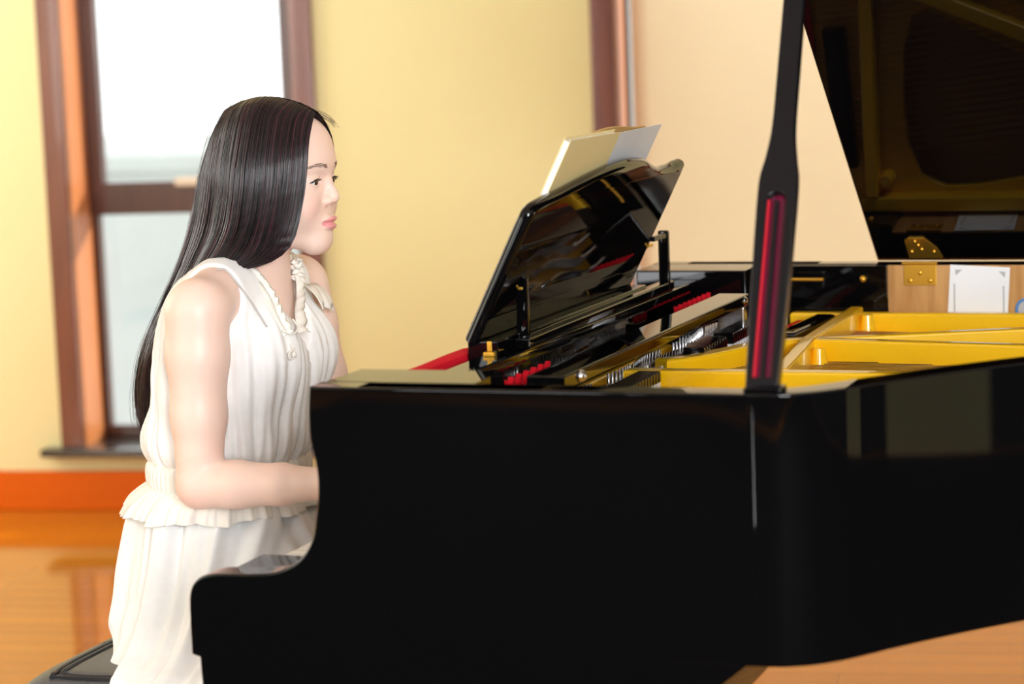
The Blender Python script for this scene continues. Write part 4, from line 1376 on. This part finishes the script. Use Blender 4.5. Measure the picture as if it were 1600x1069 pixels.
def ringloft(name, levels, m, parent, NA=360, NZ=60, folds=None, angle=180):
    """levels: (z, xb, xf, yn, yf, p) from top to bottom; superellipse rings; folds(theta, t) -> outward offset."""
    Lv = np.array(levels, float)
    t = np.linspace(0, 1, NZ)
    rows = cat1(Lv, t)
    vs = []
    for j in range(NZ):
        z, xb, xf, yn, yf, p_ = rows[j]
        cx, cy = (xb + xf) / 2, (yn + yf) / 2
        a, b = (xf - xb) / 2, (yf - yn) / 2
        th = np.linspace(0, 2 * math.pi, NA, endpoint=False)
        c, s_ = np.cos(th), np.sin(th)
        rr = (np.abs(c) ** p_ + np.abs(s_) ** p_) ** (-1 / p_)
        x, y = a * c * rr, b * s_ * rr
        nx_, ny_ = c / a, s_ / b
        nn_ = np.sqrt(nx_ ** 2 + ny_ ** 2)
        o = folds(th, t[j], z, cx + x, cy + y) if folds else 0
        zz = z + (folds.lift(th, t[j]) if folds and hasattr(folds, 'lift') else 0)
        vs.append(np.stack([cx + x + nx_ / nn_ * o, cy + y + ny_ / nn_ * o, np.broadcast_to(zz, x.shape)], 1))
    vs = np.concatenate(vs)
    j, i = np.meshgrid(np.arange(NZ - 1), np.arange(NA), indexing='ij')
    i2 = (i + 1) % NA
    Q = np.stack([j * NA + i, (j + 1) * NA + i, (j + 1) * NA + i2, j * NA + i2], -1).reshape(-1, 4)
    o = field_obj(name, vs, Q, m, parent, None, 0)
    sd = o.modifiers.new('thickness', 'SOLIDIFY'); sd.thickness = 0.0015; sd.offset = -1
    return o


def skirt_fold(th, t, z, x, y):
    env = np.clip(t * 7, 0.2, 1)
    cx_ = np.clip(np.abs(np.sin(th)) * 2.2 - 0.5, 0, 1)
    f_ = 0.0065 * np.sin(80 * x + 5 * y + 2.2 * z) * cx_ + 0.0048 * np.sin(137 * x - 8 * y + 2 + 4.0 * z) * cx_ + 0.0022 * np.sin(250 * x + 12 * y + 5 * z) * cx_ + 0.006 * np.sin(th * 17 + 2 * t) * (1 - cx_) + 0.003 * np.sin(th * 31 + t) * (1 - cx_)
    return 1.35 * f_ * env


ringloft('skirt', [
    (0.752, -0.582, -0.345, 0.540, 0.820, 2.0),
    (0.735, -0.598, -0.335, 0.535, 0.825, 2.0),
    (0.700, -0.608, -0.318, 0.515, 0.845, 2.0),
    (0.655, -0.618, -0.285, 0.495, 0.870, 2.1),
    (0.620, -0.623, -0.235, 0.475, 0.885, 2.2),
    (0.598, -0.622, -0.170, 0.455, 0.900, 2.3),
    (0.580, -0.624, -0.090, 0.440, 0.915, 2.4),
    (0.555, -0.619, -0.030, 0.410, 0.930, 2.5),
    (0.530, -0.603, -0.015, 0.370, 0.945, 2.5),
    (0.512, -0.592, -0.015, 0.325, 0.950, 2.5),
    (0.490, -0.583, -0.010, 0.293, 0.955, 2.5),
    (0.400, -0.586, -0.010, 0.285, 0.960, 2.5),
    (0.250, -0.588, -0.010, 0.275, 0.960, 2.5),
    (0.080, -0.590, -0.005, 0.265, 0.960, 2.5)], DRESS, dress, 480, 90, skirt_fold)


def band_fold(th, t, z, x, y): return 0.0012 * np.sin(th * 70) + 0.0005 * np.sin(th * 150)


ringloft('waistband', [(0.792, -0.560, -0.368, 0.562, 0.798, 2.0), (0.782, -0.580, -0.348, 0.542, 0.818, 2.0), (0.778, -0.586, -0.342, 0.535, 0.825, 2.0), (0.766, -0.588, -0.340, 0.533, 0.827, 2.0), (0.750, -0.587, -0.341, 0.534, 0.826, 2.0), (0.742, -0.584, -0.344, 0.537, 0.823, 2.0)],
         IVORYCLOTH, dress, 360, 8, band_fold)


def pep_fold(th, t, z, x, y): return t * (0.0055 * np.sin(th * 17 + 1) + 0.0035 * np.sin(th * 31 + 2) + 0.002 * np.sin(th * 53)) + 0.001 * np.sin(th * 90)


pep_fold.lift = lambda th, t: t * 0.003 * np.sin(th * 9 + 2)
ringloft('peplum', [(0.748, -0.586, -0.342, 0.535, 0.825, 2.0), (0.738, -0.600, -0.332, 0.522, 0.838, 2.0), (0.722, -0.618, -0.322, 0.506, 0.854, 2.0), (0.705, -0.628, -0.316, 0.498, 0.862, 2.0)],
         IVORYCLOTH, dress, 420, 14, pep_fold)

# ruffled collar strips along the neckline
def ribbon(name, path, out, width, waves, amp, m, parent, n=80, lay=5, ph=0.0):
    P = np.array(catmull(path, 12)); O = np.array(catmull(out, 12))
    s_ = np.linspace(0, 1, n)
    P = np.stack([np.interp(s_, np.linspace(0, 1, len(P)), P[:, k_]) for k_ in range(3)], 1)
    O = np.stack([np.interp(s_, np.linspace(0, 1, len(O)), O[:, k_]) for k_ in range(3)], 1)
    T = np.gradient(P, axis=0); T /= np.linalg.norm(T, axis=1, keepdims=True)
    O = O / np.linalg.norm(O, axis=1, keepdims=True)
    Nn = np.cross(T, O); Nn /= np.linalg.norm(Nn, axis=1, keepdims=True)
    sg = np.sign(np.mean(Nn @ np.array([0.35, -0.9, 0.25])))
    Nn = Nn * sg
    vs = []
    for j in range(lay + 1):
        w = j / lay
        wd = width * w * (1 + 0.12 * np.sin(s_ * waves * 7.1 + 1 + ph))
        wave = amp * w * (np.sin(s_ * waves * 6.283 + ph) + 0.5 * np.sin(s_ * waves * 2.3 * 6.283 + 1.3 + ph))
        vs.append(P + O * wd[:, None] + Nn * (wave + 0.003 + 0.004 * math.sin(w * 3.0))[:, None])
    vs = np.concatenate(vs)
    j, i = np.meshgrid(np.arange(lay), np.arange(n - 1), indexing='ij')
    Q = np.stack([j * n + i, j * n + i + 1, (j + 1) * n + i + 1, (j + 1) * n + i], -1).reshape(-1, 4)
    o = field_obj(name, vs, Q, m, parent, None, 0)
    sd = o.modifiers.new('thickness', 'SOLIDIFY'); sd.thickness = 0.0012; sd.offset = 0
    return o


nearV = [(-0.392, MY - 0.066, 1.086), (-0.368, MY - 0.066, 1.066), (-0.350, MY - 0.060, 1.036), (-0.334, MY - 0.070, 1.010), (-0.318, MY - 0.072, 0.982)]
farV = [(-0.372, MY + 0.045, 1.080), (-0.352, MY + 0.030, 1.060), (-0.340, MY + 0.008, 1.032), (-0.326, MY - 0.030, 1.008), (-0.310, MY - 0.056, 0.980)]
ribbon('ruffle', nearV, [(-0.35, -0.85, 0.0), (-0.5, -0.7, -0.2), (-0.6, -0.55, -0.4), (-0.65, -0.35, -0.5)], 0.040, 4, 0.0030, IVORYCLOTH, dress, n=120, lay=7)
ribbon('ruffle', nearV, [(0.2, 0.5, 0.6), (0.3, 0.6, 0.4), (0.5, 0.5, 0.3), (0.6, 0.5, 0.2)], 0.010, 9, 0.0025, IVORYCLOTH, dress, ph=1)
ribbon('ruffle', farV, [(0.1, 0.8, 0.3), (0.1, 0.9, 0.1), (0.2, 0.9, -0.1), (0.3, 0.85, -0.1)], 0.022, 5, 0.0030, IVORYCLOTH, dress, ph=2)
# rosette at the far collar
for q in range(4):
    c = Vector((-0.352, MY + 0.042, 1.070)) + Vector((random.uniform(-.008, .008), random.uniform(-.012, .012), random.uniform(-.014, .014)))
    pts = []
    for a in np.linspace(0, 9, 30):
        rr = 0.003 + 0.0017 * a
        pts.append((c.x + 0.006 * math.sin(a * 1.7), c.y + rr * math.cos(a) * 0.8, c.z + rr * math.sin(a)))
    ribbon('rosette_ruffle', pts, [(1, 0.2, 0.2), (0.9, -0.3, 0.4), (0.9, 0.3, -0.3), (1, 0, 0.1)], 0.012, 7, 0.003, IVORYCLOTH, dress, n=90, lay=4, ph=q)
# square collar flap on the far side
ribbon('collar_flap', [(-0.345, MY + 0.050, 1.042), (-0.345, MY + 0.090, 1.040), (-0.355, MY + 0.130, 1.030)], [(0.5, 0.1, -0.8), (0.45, 0.1, -0.85), (0.4, 0.2, -0.9)], 0.042, 2, 0.003, IVORYCLOTH, dress, n=30)
# lace seam, tie cord, loops
MB().tube(catmull([(-0.398, 0.545, 1.087), (-0.389, 0.556, 1.086), (-0.372, 0.556, 1.067), (-0.360, 0.569, 1.042), (-0.351, 0.581, 1.018), (-0.336, 0.577, 0.998)], 8), 0.0015, 6).obj('lace_trim', LACE, dress)
MB().tube(catmull([(-0.322, 0.598, 0.990), (-0.312, 0.606, 0.984), (-0.308, 0.616, 0.984), (-0.310, 0.628, 0.992), (-0.320, 0.634, 1.002)], 8), 0.0016, 6).obj('tie_cord', IVORYCLOTH, dress)
MB().tube(catmull([(-0.312, 0.606, 0.968), (-0.305, 0.600, 0.960), (-0.303, 0.602, 0.950), (-0.308, 0.592, 0.947), (-0.308, 0.590, 0.956), (-0.304, 0.602, 0.962)], 8), 0.0015, 6).obj('button_loop', IVORYCLOTH, dress)
MB().sphere((-0.304, 0.599, 0.953), (0.004, 0.005, 0.005)).obj('button', IVORYCLOTH, dress)
